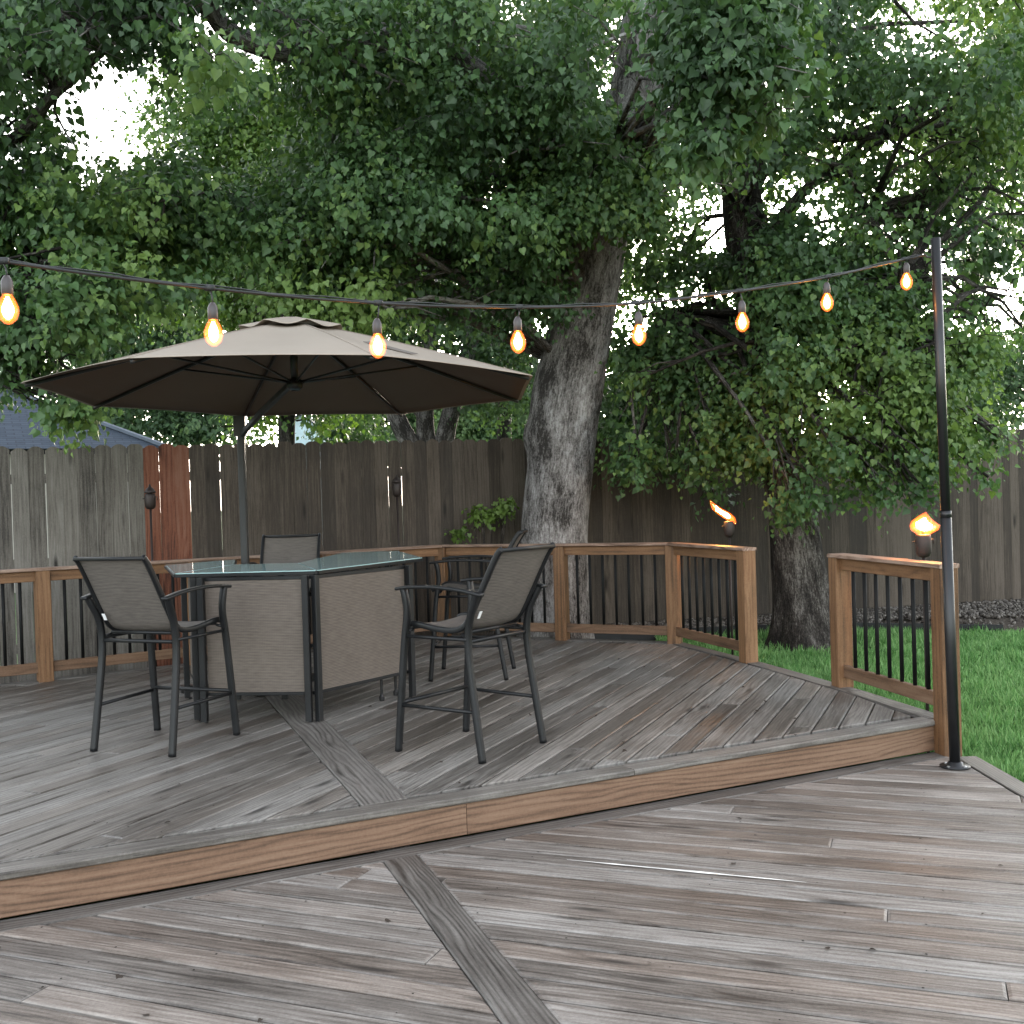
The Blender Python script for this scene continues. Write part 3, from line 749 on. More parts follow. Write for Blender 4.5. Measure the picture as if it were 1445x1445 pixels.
def wing(a, b, legs=(True, True), leg_h=TZ-.03):
    a, b = Vector((*loc(a), 0)), Vector((*loc(b), 0)); d = (b-a).normalized(); nn = Vector((d.y, -d.x, 0)); L = (b-a).length
    mb = MB(); nx, nz = 12, 10; vs, bs = [], []
    for side, t in ((0, .0), (1, -.012)):
        for j in range(nz+1):
            for i in range(nx+1):
                z = .20+(TZ-.05-.20)*j/nz; p = a+d*(.02+(L-.04)*i/nx)+nn*t; vs.append((p.x, p.y, z)); bs.append((z, L*i/nx, .4))
    m = (nx+1)*(nz+1); fs = []
    for side in (0, 1):
        for j in range(nz):
            for i in range(nx):
                q = tuple(side*m+v for v in (j*(nx+1)+i, j*(nx+1)+i+1, (j+1)*(nx+1)+i+1, (j+1)*(nx+1)+i)); fs.append(q if not side else q[::-1])
    mb.add(vs, fs, bs); mb.build('front_panel', M['panel'], bar)
    mb = MB(); p, q = a+Vector((0, 0, .20)), b+Vector((0, 0, .20)); mb.plank(p, q, .03, .022, (0, 0, 1), 1, .003); mb.build('panel_rail', M['frame'], bar); mb = MB()
    p, q = a+Vector((0, 0, TZ-.031)), b+Vector((0, 0, TZ-.031)); mb.plank(p, q, .03, .025, (0, 0, 1), 1, .003); mb.build('panel_rail', M['frame'], bar)
    for e, f in zip((a, b), legs):
        if f:
            mb = MB(); p = e-nn*.02; mb.plank((p.x, p.y, .012), (p.x, p.y, leg_h), .042, .042, (nn.x, nn.y, 0), 1, .004); mb.lathe((p.x, p.y, 0), [(.014, 0), (.014, .006), (.008, .013)], 10); mb.build('leg', M['frame'], bar)
wing((-1.369, 7.281), (-2.08, 7.365)); wing((-.80, 8.07), (-1.344, 7.282)); wing((-2.12, 7.42), (-2.44, 8.28))
for (x, y) in ((-1.70, 8.15), (-2.06, 8.2), (-2.25, 8.9), (-1.42, 9.55), (-1.08, 9.6)):
    p = loc((x, y)); mb = MB(); mb.plank((p[0], p[1], 0), (p[0], p[1], TZ-.03), .042, .042, (1, 0, 0), 1, .004); mb.build('leg', M['frame'], bar)
mb = MB()
for (a, b) in (((-.95, 8.0), (-1.25, 9.4)), ((-2.0, 7.55), (-1.5, 7.5))):
    a, b = loc(a), loc(b); mb.plank((a[0], a[1], .45), (b[0], b[1], .45), .3, .02, (0, 0, 1), 1, .003)
mb.build('inner_shelf', M['frame'], bar)
for x, y in ((-.98, 7.95), (-.90, 8.15)):
    p = loc((x, y)); mb = MB(); mb.lathe((p[0], p[1], 0), [(.012, 0), (.02, .004), (.02, .03), (.01, .05), (.01, .2)], 10); mb.build('caster', M['black'], bar)

# ------------------------------------------------------------------ umbrella
UC = Vector((-1.445, 7.48, 2.40)); UR = 1.70; TH = 4.368; TX, TY = -.009, -.026
mast = at(343, 700, 8.75); mast = Vector((mast.x, mast.y, ZU))
umb = empty('patio_umbrella', mast); tag(umb, 'large tan octagonal patio umbrella on a dark offset mast behind the bar table', 'umbrella')
def ul(p): return Vector(p)-mast
APEX = .475
def canopy_pt(ang_k, r, lift=0.):
    a = TH+ang_k*math.pi/4; k = int(math.floor(ang_k)); fr = ang_k-k
    p0 = Vector((math.cos(TH+k*math.pi/4), math.sin(TH+k*math.pi/4))); p1 = Vector((math.cos(TH+(k+1)*math.pi/4), math.sin(TH+(k+1)*math.pi/4)))
    q = p0.lerp(p1, fr)*(UR*r)
    z = APEX*(1-r**1.12)-.028*math.sin(math.pi*fr)*math.sin(math.pi*min(1, r*.9)); z += .018*math.sin(math.pi*fr)*max(0, r-.7)/.3
    return UC+Vector((q.x, q.y, z+TX*q.x+TY*q.y+lift))
def canopy(r0, r1, nr, lift, name, mat, thick, wav=0., parent=umb):
    mb = MB(); na = 8; vs = []
    for side in (0, 1):
        for j in range(nr+1):
            r = r0+(r1-r0)*j/nr
            for i in range(8*na):
                w = wav*(j/nr)*math.sin(i*2*math.pi/na*1.0+1.)*1. if wav else 0
                p = canopy_pt(i/na, r, lift+w-side*thick); vs.append(ul(p))
    m = (nr+1)*8*na; N = 8*na; fs = []
    for side in (0, 1):
        for j in range(nr):
            for i in range(N):
                q = tuple(side*m+v for v in (j*N+i, (j+1)*N+i, (j+1)*N+(i+1) % N, j*N+(i+1) % N)); fs.append(q if side == 0 else q[::-1])
    for i in range(N):
        j = nr; fs.append((j*N+i, m+j*N+i, m+j*N+(i+1) % N, j*N+(i+1) % N))
        fs.append((i, (i+1) % N, m+(i+1) % N, m+i))
    if r0 < .01: pass
    mb.add(vs, fs); return mb.build(name, mat, parent, True)
can = canopy(.10, 1., 14, 0., 'canopy', M['canopy'], .002)
canopy(.11, .985, 14, -.005, 'shaded_underside', M['shaded_underside'], .002, parent=can)
canopy(.004, .215, 6, .035, 'vent_cap', M['canopy'], .002, .007)
mb = MB()
a_, b_ = canopy_pt(1.42, .50, .004), canopy_pt(1.50, .74, .004); a2, b2 = canopy_pt(1.50, .50, .012), canopy_pt(1.56, .74, .010)
mb.add([ul(v) for v in (a_, b_, b2, a2)]+[ul(v+Vector((0, 0, .003))) for v in (a_, b_, b2, a2)], [(0, 3, 2, 1), (4, 5, 6, 7), (0, 1, 5, 4), (1, 2, 6, 5), (2, 3, 7, 6), (3, 0, 4, 7)])
mb.build('vent_flap', simple('flap_fabric', (.16, .14, .125), .8, .2), umb)
hub_lo = UC+Vector((0, 0, .06)); hub_hi = UC+Vector((0, 0, APEX-.06))
for k in range(8):
    mb = MB(); mb.tube([ul(canopy_pt(k, r, -.024)) for r in (.05, .3, .6, .985)], .011, 8, flat=(.8, 1.1)); mb.build('rib', M['black'], umb, True)
    mb = MB(); mb.tube([ul(canopy_pt(k, r, .0015)) for r in np.linspace(.21, .995, 9)], .0055, 6, flat=(1, .35)); mb.build('seam', M['canopy'], umb, True)
    mb = MB(); mb.tube([ul(hub_lo), ul(canopy_pt(k, .52, -.035))], .008, 8); mb.build('strut', M['black'], umb, True)
mb = MB(); mb.tube([ul(hub_lo+Vector((0, 0, -.05))), ul(hub_hi+Vector((0, 0, .05)))], .026, 12); mb.lathe(ul(hub_lo), [(.03, -.05), (.055, -.03), (.055, .02), (.03, .03)], 14); mb.build('hub', M['black'], umb, True)
mb = MB(); mb.lathe(ul(UC+Vector((0, 0, APEX+.03))), [(.03, -.03), (.03, -.012), (.012, -.004)], 12); mb.build('finial', M['canopy'], umb, True)
mtop = 2.12
mb = MB(); mb.tube([(0, 0, 0), (0, 0, mtop)], .03, 14, flat=(1, 1)); mb.build('mast', M['plastic'], umb)
mb = MB(); e = ul(hub_lo+Vector((0, 0, .02))); mb.tube([(0, 0, mtop-.12), Vector((0, 0, mtop-.10)).lerp(e, .4)+Vector((0, 0, .0)), e], .022, 12, flat=(.8, 1.1)); mb.build('arm', M['plastic'], umb)
mb = MB(); mb.box((0, 0, mtop-.05), (.09, .10, .16)); o = mb.build('crank_box', M['black'], umb)
m2 = MB(); m2.tube([(-.05, -.03, mtop-.05), (-.12, -.04, mtop-.05), (-.12, -.04, mtop-.055), (-.12, -.10, mtop-.055)], .008, 8); m2.build('crank_handle', M['black'], o)
mb = MB()
for a in (0, math.pi/2):
    R_ = Matrix.Rotation(a+.4, 3, 'Z'); mb.box((0, 0, .03+.002*(a > 0)), (1.05, .07, .05), R_)
mb.build('cross_base', M['black'], umb)

# ------------------------------------------------------------------ light pole and string lights
pb = Vector((2.53, 6.385, 0)); pt = at(1320, 336, 6.36)
pole = empty('light_pole', pb); tag(pole, 'slim black metal pole bolted to the lower deck holding up the string lights', 'light pole')
axis = pt-pb
k1 = .475
mb = MB(); mb.tube([(0, 0, .006), axis*k1], .0305, 18); mb.build('lower_tube', M['black'], pole, True)
mb = MB(); mb.tube([axis*k1, axis*(k1+.012)], .0318, 18); mb.build('collar', M['black'], pole, True)
mb = MB(); mb.tube([axis*(k1+.012), axis], .027, 18); mb.build('upper_tube', M['black'], pole, True)
mb = MB(); mb.lathe((0, 0, .0055), [(.085, 0), (.085, .006), (.045, .010), (.037, .03), (.034, .03)], 28); mb.build('base_flange', M['black'], pole, True)
for k in range(4):
    a = k*math.pi/2+.6; mb = MB(); mb.lathe((.064*math.cos(a), .064*math.sin(a), .012), [(.010, 0), (.010, .005), (.004, .008)], 8); mb.build('bolt', M['bolt'], pole)
mb = MB(); mb.tube([axis*.965+Vector((-.03, 0, 0)), axis*.965+Vector((-.055, 0, 0)), axis*.965+Vector((-.06, 0, .012))], .006, 8); mb.build('hook', M['black'], pole)

Z0 = 6.35; Q_ = .0626; P_ = 136.8
def sx(i): return CEN+(554.5-P_*i)/(1-Q_*i)
wire_y = {0: 366, 1: 391, 2: 411, 3: 428, 4: 434, 5: 428, 6: 407, 7: 369}
bulb_y = {0: 384, 1: 413, 2: 440, 3: 457, 4: 465, 5: 469, 6: 449, 7: 413}   # top of the glowing glass
wp = [at(sx(i), wire_y[i], Z0*(1-Q_*i)) for i in range(8)]
att = axis*.965+pb+Vector((-.06, 0, .012))
st = empty('string_light', att); tag(st, 'long dark cord of eight glowing amber bulbs slung across the deck from the pole', 'string lights')
d67 = wp[7]-wp[6]
ext = [wp[7]+d67*k+Vector((0, 0, .035*k*k)) for k in (1, 2)]
mb = MB(); ctrl = [att]+wp+ext; fine = []
for i in range(len(ctrl)-1):
    p0 = ctrl[max(i-1, 0)]; p1 = ctrl[i]; p2 = ctrl[i+1]; p3 = ctrl[min(i+2, len(ctrl)-1)]
    for s_ in range(6):
        t = s_/6; fine.append(.5*((2*p1)+(p2-p0)*t+(2*p0-5*p1+4*p2-p3)*t*t+(3*p1-p0-3*p2+p3)*t**3)-att)
fine.append(ctrl[-1]-att)
mb.tube(fine, .0055, 8); mb.tube([p+Vector((0, .004, .009+.004*math.sin(i*1.7))) for i, p in enumerate(fine)], .003, 6); mb.build('cord', M['plastic'], st, True)
for i in range(8):
    w = wp[i]; by = at(sx(i)+(3 if i else 0), bulb_y[i], w.y); drop = max(.06, w.z-by.z)
    w = w-att; swing = Vector((random.uniform(-.012, .012), random.uniform(-.01, .01), 0))
    bt = w+Vector((0, 0, -drop))+swing
    pd = MB(); pd.box(w+Vector((0, 0, .002)), (.035, .022, .02)); pd.tube([w, (w*.5+bt*.5)+Vector((.004, 0, .02)), bt+Vector((0, 0, .042))], .003, 6)
    pnd = pd.build('pendant', M['plastic'], st, True)
    mb = MB(); mb.lathe(bt, [(.008, .055), (.014, .046), (.0185, .035), (.0185, -.004), (.016, -.008)], 14); mb.build('socket', M['socketm'], pnd, True)
    mb = MB(); mb.lathe(bt, [(a*1.15, b*1.12) for a, b in [(.013, -.006), (.021, -.020), (.0295, -.042), (.0295, -.058), (.024, -.076), (.011, -.089), (.002, -.092)]], 16); o_ = mb.build('bulb', M['bulbglass'], pnd, True)
    mb = MB(); mb.lathe(bt, [(a*1.15, b*1.12) for a, b in [(.004, -.012), (.009, -.025), (.0155, -.042), (.0155, -.057), (.010, -.070), (.002, -.077)]], 12); mb.build('filament', M['glow'], pnd, True)

# ------------------------------------------------------------------ torches
def torch(x, y, zc, lit, label, tilt=0., fl=.13, fw=.038):
    zg = gz(x, y)
    root = empty('garden_torch', (x, y, zg)); tag(root, label, 'torch', 'garden torches around the deck')
    h = zc-zg
    mb = MB(); mb.tube([(0, 0, -.05), (0, 0, h-.07)], .011, 10); mb.build('stake', M['torch'], root, True)
    mb = MB(); mb.lathe((0, 0, h), [(.012, -.085), (.035, -.078), (.048, -.055), (.05, -.01), (.05, .035), (.046, .045), (.046, .06), (.02, .066)], 18); can_ = mb.build('canister', M['torch'], root, True)
    mb = MB(); mb.tube([(.052, 0, .03+h), (.066, 0, .03+h), (.066, 0, h-.0)], .004, 6); mb.tube([(-.052, 0, .02+h), (-.07, 0, .015+h)], .005, 6)
    mb.lathe((0, 0, h+.064), [(.010, 0), (.010, .03)], 8); mb.build('wick_holder', M['torch'], root, True)
    if not lit:
        mb = MB(); mb.lathe((0, 0, h+.066), [(.05, .0), (.052, .012), (.035, .04), (.012, .06), (.006, .085)], 16); mb.build('snuffer_cap', M['torch'], root, True)
    else:
        for nm, sc, mt in (('flame', 1., 'flame'), ('flame_edge', 1.9, 'flameo')):
            mb = MB(); n = 12; prof = [(0.02, 0), (.55, .1), (.95, .28), (1., .45), (.78, .65), (.42, .84), (.05, 1.)]; vs = []
            for (r, z) in prof:
                for k in range(n):
                    a = 2*math.pi*k/n; rr = r*fw*sc*(1+.16*math.sin(3*a+z*5)+.12*math.sin(2*a-z*9))
                    zz = (z-.5)*fl*sc+fl*.5; vs.append((rr*math.cos(a)+tilt*zz+.012*math.sin(z*7), rr*math.sin(a), h+.085+zz))
            fs = [(i*n+k, i*n+(k+1) % n, (i+1)*n+(k+1) % n, (i+1)*n+k) for i in range(len(prof)-1) for k in range(n)]+[tuple(range(n-1, -1, -1)), tuple(range((len(prof)-1)*n, len(prof)*n))]
            mb.add(vs, fs); mb.build(nm, M[mt], root, True)
    return root
t1 = at(1029, 745, 10.3); torch(t1.x, t1.y, t1.z, True, 'lit torch with a wind blown flame between the main trunk and end post', -1.0, .125, .030)
t2 = at(1303, 768, 7.1); torch(t2.x, t2.y, t2.z, True, 'lit torch with a squat flame above the short railing', .1, .085, .045)
t3 = at(212, 706, 10.25); torch(t3.x, t3.y, t3.z, False, 'unlit capped torch beside the brick red fence boards')
t4 = at(560, 690, 11.72); torch(t4.x, t4.y, t4.z, False, 'unlit capped torch before the brown fence, left of the leafy sapling')

# ------------------------------------------------------------------ houses beyond the fence
hs = empty('house', (-7.3, 23.5, -.3), math.radians(28)); tag(hs, 'neighbouring house with a blue grey shingled hip roof above the fence', 'house')
def hipped(root, x0, x1, y0, y1, ze, zr, hipx, mroof, mwall, base=0.):
    mb = MB(); yr = (y0+y1)/2
    v = [(x0, y0, ze), (x1, y0, ze), (x1, y1, ze), (x0, y1, ze), (x0+hipx, yr, zr), (x1-hipx, yr, zr)]
    def face(ids):
        p = [Vector(v[i]) for i in ids]; u = (p[1]-p[0]).normalized(); nn = u.cross(p[2]-p[0]).normalized(); w = nn.cross(u)
        mb.add([tuple(q) for q in p], [tuple(range(len(p)))], [((q-p[0]).dot(u), (q-p[0]).dot(w), .5) for q in p])
    face((0, 1, 5, 4)); face((1, 2, 5)); face((2, 3, 4, 5)); face((3, 0, 4)); face((3, 2, 1, 0))
    rf = mb.build('roof', mroof, root)
    mb = MB()
    for a, b in ((1, 5), (0, 4), (4, 5)): 
        p, q = Vector(v[a]), Vector(v[b]); mb.tube([p+Vector((0, 0, .03)), q+Vector((0, 0, .03))], .09, 6, flat=(1, .5))
    mb.build('ridge_cap', simple('ridge_shingle', (.10, .118, .145), .85, .2), rf)
    mb = MB(); i = .5; mb.box(((x0+x1)/2, yr, (ze+base)/2-.04), (x1-x0-2*i, y1-y0-2*i, ze-base-.1), ch=.01); mb.build('wall', mwall, root)
hipped(hs, -17, 0, 0, 9., 3.2, 5.5, 4.5, M['shingle'], M['wall'])
h2 = empty('shed', (0, 0, -.3)); c_ = at(417, 600, 27.); h2.location = (c_.x, c_.y, -.3); tag(h2, 'pale blue gabled shed glimpsed between far trees above the fence', 'shed')
mb = MB(); zt = c_.z+.45; mb.add([(-.3, 0, 0), (.55, 0, 0), (.55, 0, zt-.2), (.1, 0, zt+.1), (-.3, 0, zt-.25), (-.3, 3, 0), (.55, 3, 0), (.55, 3, zt-.2), (.1, 3, zt+.1), (-.3, 3, zt-.25)],
       [(0, 1, 2, 3, 4), (9, 8, 7, 6, 5), (0, 5, 6, 1), (1, 6, 7, 2), (2, 7, 8, 3), (3, 8, 9, 4), (4, 9, 5, 0)]); mb.build('wall', M['paleblue'], h2)
mb = MB(); 
for a, b in (((.10, zt+.13), (.66, zt-.24)), ((.10, zt+.13), (-.42, zt-.30))):
    mb.plank((a[0], 1.5, a[1]), (b[0], 1.5, b[1]), 3.2, .03, (0, 0, 1), 1, .004)
mb.build('roof', M['shingle'], h2)

# ------------------------------------------------------------------ trees
LEAF_V = np.array([(0, 0, 0), (.26, -.12, .05), (.52, .06, .12), (.54, .36, .12), (.28, .72, .05), (0, 1.15, -.14), (-.28, .72, .05), (-.54, .36, .12), (-.52, .06, .12), (-.26, -.12, .05), (0, .45, -.03)])
LEAF_F = [(0, 1, 2, 3, 10), (10, 3, 4, 5), (0, 10, 7, 8, 9), (10, 5, 6, 7)]
RH_V = np.array([(0, 0, 0), (.42, .4, .08), (0, 1.05, -.05), (-.42, .4, .08)]); RH_F = [(0, 1, 2), (0, 2, 3)]
GAPS = []   # (px, py, rx, ry, strength)
def gap_keep(P, gaps):
    x, y = proj_np(P); keep = np.ones(len(P), bool)
    nz = np.array([mnoise.noise(Vector((a*.02, b*.02, 1.3)))+.9*mnoise.noise(Vector((a*.06, b*.06, 4.3))) for a, b in zip(x, y)])
    for (gx_, gy_, rx, ry, s) in gaps:
        d = ((x-gx_)/rx)**2+((y-gy_)/ry)**2
        keep &= ~((d+nz*.9 < 1.0) & (rng.random(len(P)) < s))
    return keep
def crown_leaves(blobs, leaf, per=14, L=.34, gaps=(), seed=0):
    """blobs: (centre Vector, (rx,ry,rz), n_sprigs, tone). Returns leaf arrays."""
    C, A, T, OUT = [], [], [], []
    for (c, r, n, tn) in blobs:
        v = rng.normal(size=(n, 3)); v /= np.linalg.norm(v, axis=1, keepdims=True)
        rad = rng.random(n)**.45
        p = np.array(c)+v*rad[:, None]*np.array(r)
        ax = v*np.array([1, 1, .6])+np.array([0, 0, -.25])+rng.normal(0, .35, (n, 3)); ax /= np.linalg.norm(ax, axis=1, keepdims=True)
        C.append(p); A.append(ax); T.append(np.clip(tn+rng.normal(0, .10, n), 0, 1)); OUT.append(v)
    C = np.concatenate(C); A = np.concatenate(A); T = np.concatenate(T); OUT = np.concatenate(OUT)
    if len(gaps):
        k = gap_keep(C, gaps); C, A, T, OUT = C[k], A[k], T[k], OUT[k]
    n = len(C)
    s = np.tile(np.linspace(-.5, .5, per), (n, 1))+rng.normal(0, .05, (n, per))
    off = rng.normal(0, .055*L/.34, (n, per, 3))
    P = C[:, None, :]+A[:, None, :]*(s*L)[:, :, None]+off+np.array([0, 0, -1])*(np.abs(s)**2*L*.35)[:, :, None]
    tip = A[:, None, :]*.35+off*5+np.array([0, 0, -.75])+rng.normal(0, .35, (n, per, 3))
    nr = OUT[:, None, :]*.55+np.array([0, -.15, .55])+rng.normal(0, .45, (n, per, 3))
    sc = leaf*np.exp(np.clip(rng.normal(0, .32, (n, per)), -.8, .42))*(1-.35*np.clip(s+.5, 0, 1))
    tone = np.clip(T[:, None]+rng.normal(0, .12, (n, per))+.18*(s > .4), 0, 1)
    return P.reshape(-1, 3), tip.reshape(-1, 3), nr.reshape(-1, 3), sc.ravel(), tone.ravel()
def crown(name, parent, blobs, leaf, mat, per=14, L=.34, gaps=(), simple_leaf=False, thin=-.12, nsc=1.5):
    P, tip, nr, sc, tone = crown_leaves(blobs, leaf, per, L, gaps)
    nv = np.array([mnoise.noise(Vector(p)*nsc)+.6*mnoise.noise(Vector(p)*nsc*2.7) for p in P[::per]])
    n2 = np.array([mnoise.noise(Vector(p)*.6+Vector((7, 3, 1)))+.5*mnoise.noise(Vector(p)*1.7) for p in P[::per]])
    k = np.repeat(nv > thin, per); tone = np.clip(tone+.75*np.repeat(n2, per), 0, 1)
    P, tip, nr, sc, tone = P[k], tip[k], nr[k], sc[k], tone[k]
    P = P-np.array(parent.matrix_world.translation if False else parent.location)
    return inst_mesh(name, RH_V if simple_leaf else LEAF_V, RH_F if simple_leaf else LEAF_F, P, frames(tip, nr), sc, tone, mat, parent)
def region(x0, y0, x1, y1, Y0, Y1, n, r=(.35, .75), spr=34, tone=.5, flat=.75):
    out = []
    for _ in range(n):
        Y = random.uniform(Y0, Y1); c = at(random.uniform(x0, x1), random.uniform(y0, y1), Y); q = random.uniform(*r)
        out.append((c, (q, q, q*flat), int(spr*(q/.55)**2)+4, min(1, max(0, random.gauss(tone, .12)))))
    return out
def trunk_mesh(mb, pts, rads, seg=40, bumps=(), rough=.035, seed=0, flare=0.):
    """pts: Vectors; catmull-rom smoothed bark tube with uneven outline"""
    P, Rr_ = [], []; m = len(pts)
    for i in range(m-1):
        p0, p1, p2, p3 = pts[max(i-1, 0)], pts[i], pts[i+1], pts[min(i+2, m-1)]
        ns = max(2, int((p2-p1).length/.09))
        for s_ in range(ns):
            t = s_/ns; P.append(.5*((2*p1)+(p2-p0)*t+(2*p0-5*p1+4*p2-p3)*t*t+(3*p1-p0-3*p2+p3)*t**3)); Rr_.append(rads[i]+(rads[i+1]-rads[i])*t)
    P.append(pts[-1]); Rr_.append(rads[-1])
    n = seg; vs, fs, bs = [], [], []; al = 0; nx = Vector((1, 0, 0)); b0 = None
    for i, p in enumerate(P):
        t = (P[min(i+1, len(P)-1)]-P[max(i-1, 0)]).normalized()
        if i: al += (p-P[i-1]).length
        nx = (nx-t*nx.dot(t)).normalized(); ny = t.cross(nx)
        for k in range(n):
            a = 2*math.pi*k/n; dirv = nx*math.cos(a)+ny*math.sin(a)
            q = Vector((math.cos(a)*2.2+seed, math.sin(a)*2.2, al*.9)); q2 = Vector((math.cos(a)*7+seed, math.sin(a)*7, al*1.6))
            f = 1+rough*1.6*mnoise.noise(q)+rough*1.1*mnoise.noise(q2)
            if flare: f += flare*math.exp(-al/.22)*(1+.55*math.sin(5*a+seed))
            rr = Rr_[i]*f
            for (bz, bd, bs_, ba) in bumps:
                rr += ba*math.exp(-((al-bz)/bs_)**2)*max(0, dirv.dot(bd))**4
            vs.append(p+dirv*rr); bs.append((al, a*max(.05, Rr_[0]*.8), seed+.5))
    for i in range(len(P)-1):
        for k in range(n): fs.append((i*n+k, i*n+(k+1) % n, (i+1)*n+(k+1) % n, (i+1)*n+k))
    fs.append(tuple(range((len(P)-1)*n, len(P)*n)))
    mb.add(vs, fs, bs)
def branches(mb, blobs, axis_pts, org, prob=.5, r0=.035, zmin=2.5):
    for (c, r, n, tn) in blobs:
        if random.random() > prob: continue
        c = Vector(c); cand = [p for p in axis_pts if p.z < c.z+.6 and p.z > zmin] or axis_pts[-1:]
        s_ = min(cand, key=lambda p: (p-c).length+random.uniform(0, .8)); L = (c-s_).length
        if L > 5.5: continue
        m1 = s_.lerp(c, .4)+Vector((random.uniform(-.2, .2), random.uniform(-.2, .2), .12*L)); m2 = s_.lerp(c, .75)+Vector((random.uniform(-.15, .15), random.uniform(-.15, .15), .10*L))
        rr = r0*min(1.6, .5+L*.25)
        mb.tube([s_-org, m1-org, m2-org, c-org], [rr, rr*.75, rr*.5, rr*.25], 7, seed=random.random())
        for _ in range(3):
            e = c+Vector((random.uniform(-1, 1)*r[0], random.uniform(-1, 1)*r[1], random.uniform(-.8, .5)*r[2])); s2 = m2.lerp(c, random.uniform(.2, .9))
            mb.tube([s2-org, s2.lerp(e, .5)+Vector((0, 0, .05))-org, e-org], [rr*.3, rr*.2, .003], 5, seed=random.random())

SKY = [(150, 165, 58, 96, 1.), (90, 110, 110, 90, .55), (250, 60, 120, 60, .45), (215, 130, 60, 60, .45), (60, 230, 80, 50, .5), (262, 8, 74, 20, .95), (322, 45, 36, 30, .95), (378, 76, 46, 22, .95), (105, 175, 40, 40, .7), (120, 30, 40, 26, .5), (270, 22, 34, 20, .6), (180, 215, 50, 34, .8), (305, 18, 40, 22, .5), (20, 235, 22, 18, .6), (55, 130, 30, 22, .5)]
SPK = [(715, 20, 20, 22, .8), (735, 70, 14, 10, .8), (785, 110, 14, 24, .8), (705, 95, 12, 18, .6), (705, 250, 26, 60, .75), (650, 245, 16, 20, .7), (622, 385, 34, 26, .85), (705, 325, 20, 16, .7), (800, 365, 16, 40, .8), (605, 460, 18, 22, .7)]
TRK1 = [(850, 375, 44, 72, 1.), (908, 95, 74, 100, .97)]
RSK = [(1047, 300, 34, 100, .72), (1015, 325, 26, 42, 1.), (1100, 260, 40, 34, .6), (1095, 295, 34, 24, .8), (1180, 100, 36, 22, .45), (1245, 150, 36, 24, .4), (1300, 120, 50, 50, .3), (1330, 200, 60, 50, .25), (1250, 200, 36, 24, .4),
       (1424, 440, 26, 52, 1.), (1395, 400, 30, 30, .5), (1420, 260, 30, 40, .8), (1300, 310, 60, 40, .3), (1240, 340, 50, 26, .45), (1215, 25, 60, 26, .4), (920, 440, 46, 40, .75), (985, 475, 20, 16, .8), (950, 370, 46, 34, .5), (1400, 40, 30, 30, .5),
       (1290, 440, 28, 18, .5), (1040, 430, 10, 10, .8), (1180, 300, 36, 30, .55), (1330, 380, 30, 40, .5)]

# --- the main tree
B1 = at(782, 860, 11.75); B1.z = -.05
ax1 = [B1, at(782, 760, 11.75), at(790, 660, 11.75), at(800, 560, 11.75), at(824, 440, 11.75), at(846, 330, 11.78), at(878, 200, 11.7), at(905, 90, 11.5), at(915, -60, 11.4), at(925, -260, 11.3), at(930, -480, 11.2)]
big = empty('big_tree', B1); tag(big, 'large leaning tree with pale grey trunk rising behind the railing', 'tree')
mb = MB(); trunk_mesh(mb, [p-B1 for p in ax1], [.40, .355, .35, .365, .335, .315, .29, .26, .22, .18, .1], 56, [(2.3, Vector((-1, -.2, 0)), .15, .06)], .028, 1., .12)
lim = [[at(846, 330, 11.7), at(760, 180, 10.8), at(600, 60, 9.8), at(430, 75, 9.2), at(330, 50, 8.8), at(285, 5, 8.6), at(215, 15, 8.4), at(120, 40, 8.2)],
       [at(905, 90, 11.5), at(960, 40, 9.8), at(1020, -40, 8.2), at(1050, -60, 7.2)],
       [at(878, 200, 11.7), at(740, 90, 11.6), at(640, -60, 11.3)], [at(846, 330, 11.8), at(700, 250, 12.), at(610, 330, 12.2)], [at(800, 520, 11.9), at(793, 430, 12.1), at(800, 360, 12.2), at(790, 240, 12.3)]]
for i, l in enumerate(lim): 
    r0 = (.12, .09, .10, .07, .075)[i]; trunk_mesh(mb, [p-B1 for p in l], [r0*(1-.6*k/(len(l)-1)) for k in range(len(l))], 14, (), .05, 3.+i)
bl1 = (region(330, -60, 900, 120, 8.5, 11.5, 75, tone=.4)+region(430, 100, 900, 330, 9., 11.8, 88, tone=.42)+region(390, 230, 540, 470, 9.3, 11.3, 42, tone=.85)
       +region(480, 300, 800, 430, 10.5, 12.2, 40, tone=.45)+region(560, 0, 900, 420, 11.8, 13.5, 75, tone=.35)+region(760, 150, 960, 330, 9.8, 10.9, 40, tone=.5))
bl1b = region(950, -40, 1130, 120, 6.8, 7.8, 30, (.22, .42), 26, .6)+region(985, 100, 1120, 190, 6.9, 7.5, 10, (.18, .3), 24, .6)+region(945, 170, 1020, 225, 6.9, 7.3, 6, (.12, .2), 30, .65)+region(-40, -40, 330, 110, 7.6, 9., 40, (.3, .6), 26, .3)
branches(mb, bl1, ax1[4:]+[p for l in lim for p in l], B1, .5)
branches(mb, bl1b, [p for l in lim[:2] for p in l], B1, .7, .02)
tk = mb.build('trunk', M['bark'], big, True)
crown('crown', big, bl1, .054, M['leaf'], 15, .36, SKY+SPK+TRK1)
crown('overhang', big, bl1b, .060, M['leaf'], 15, .34, SKY, thin=-.4)

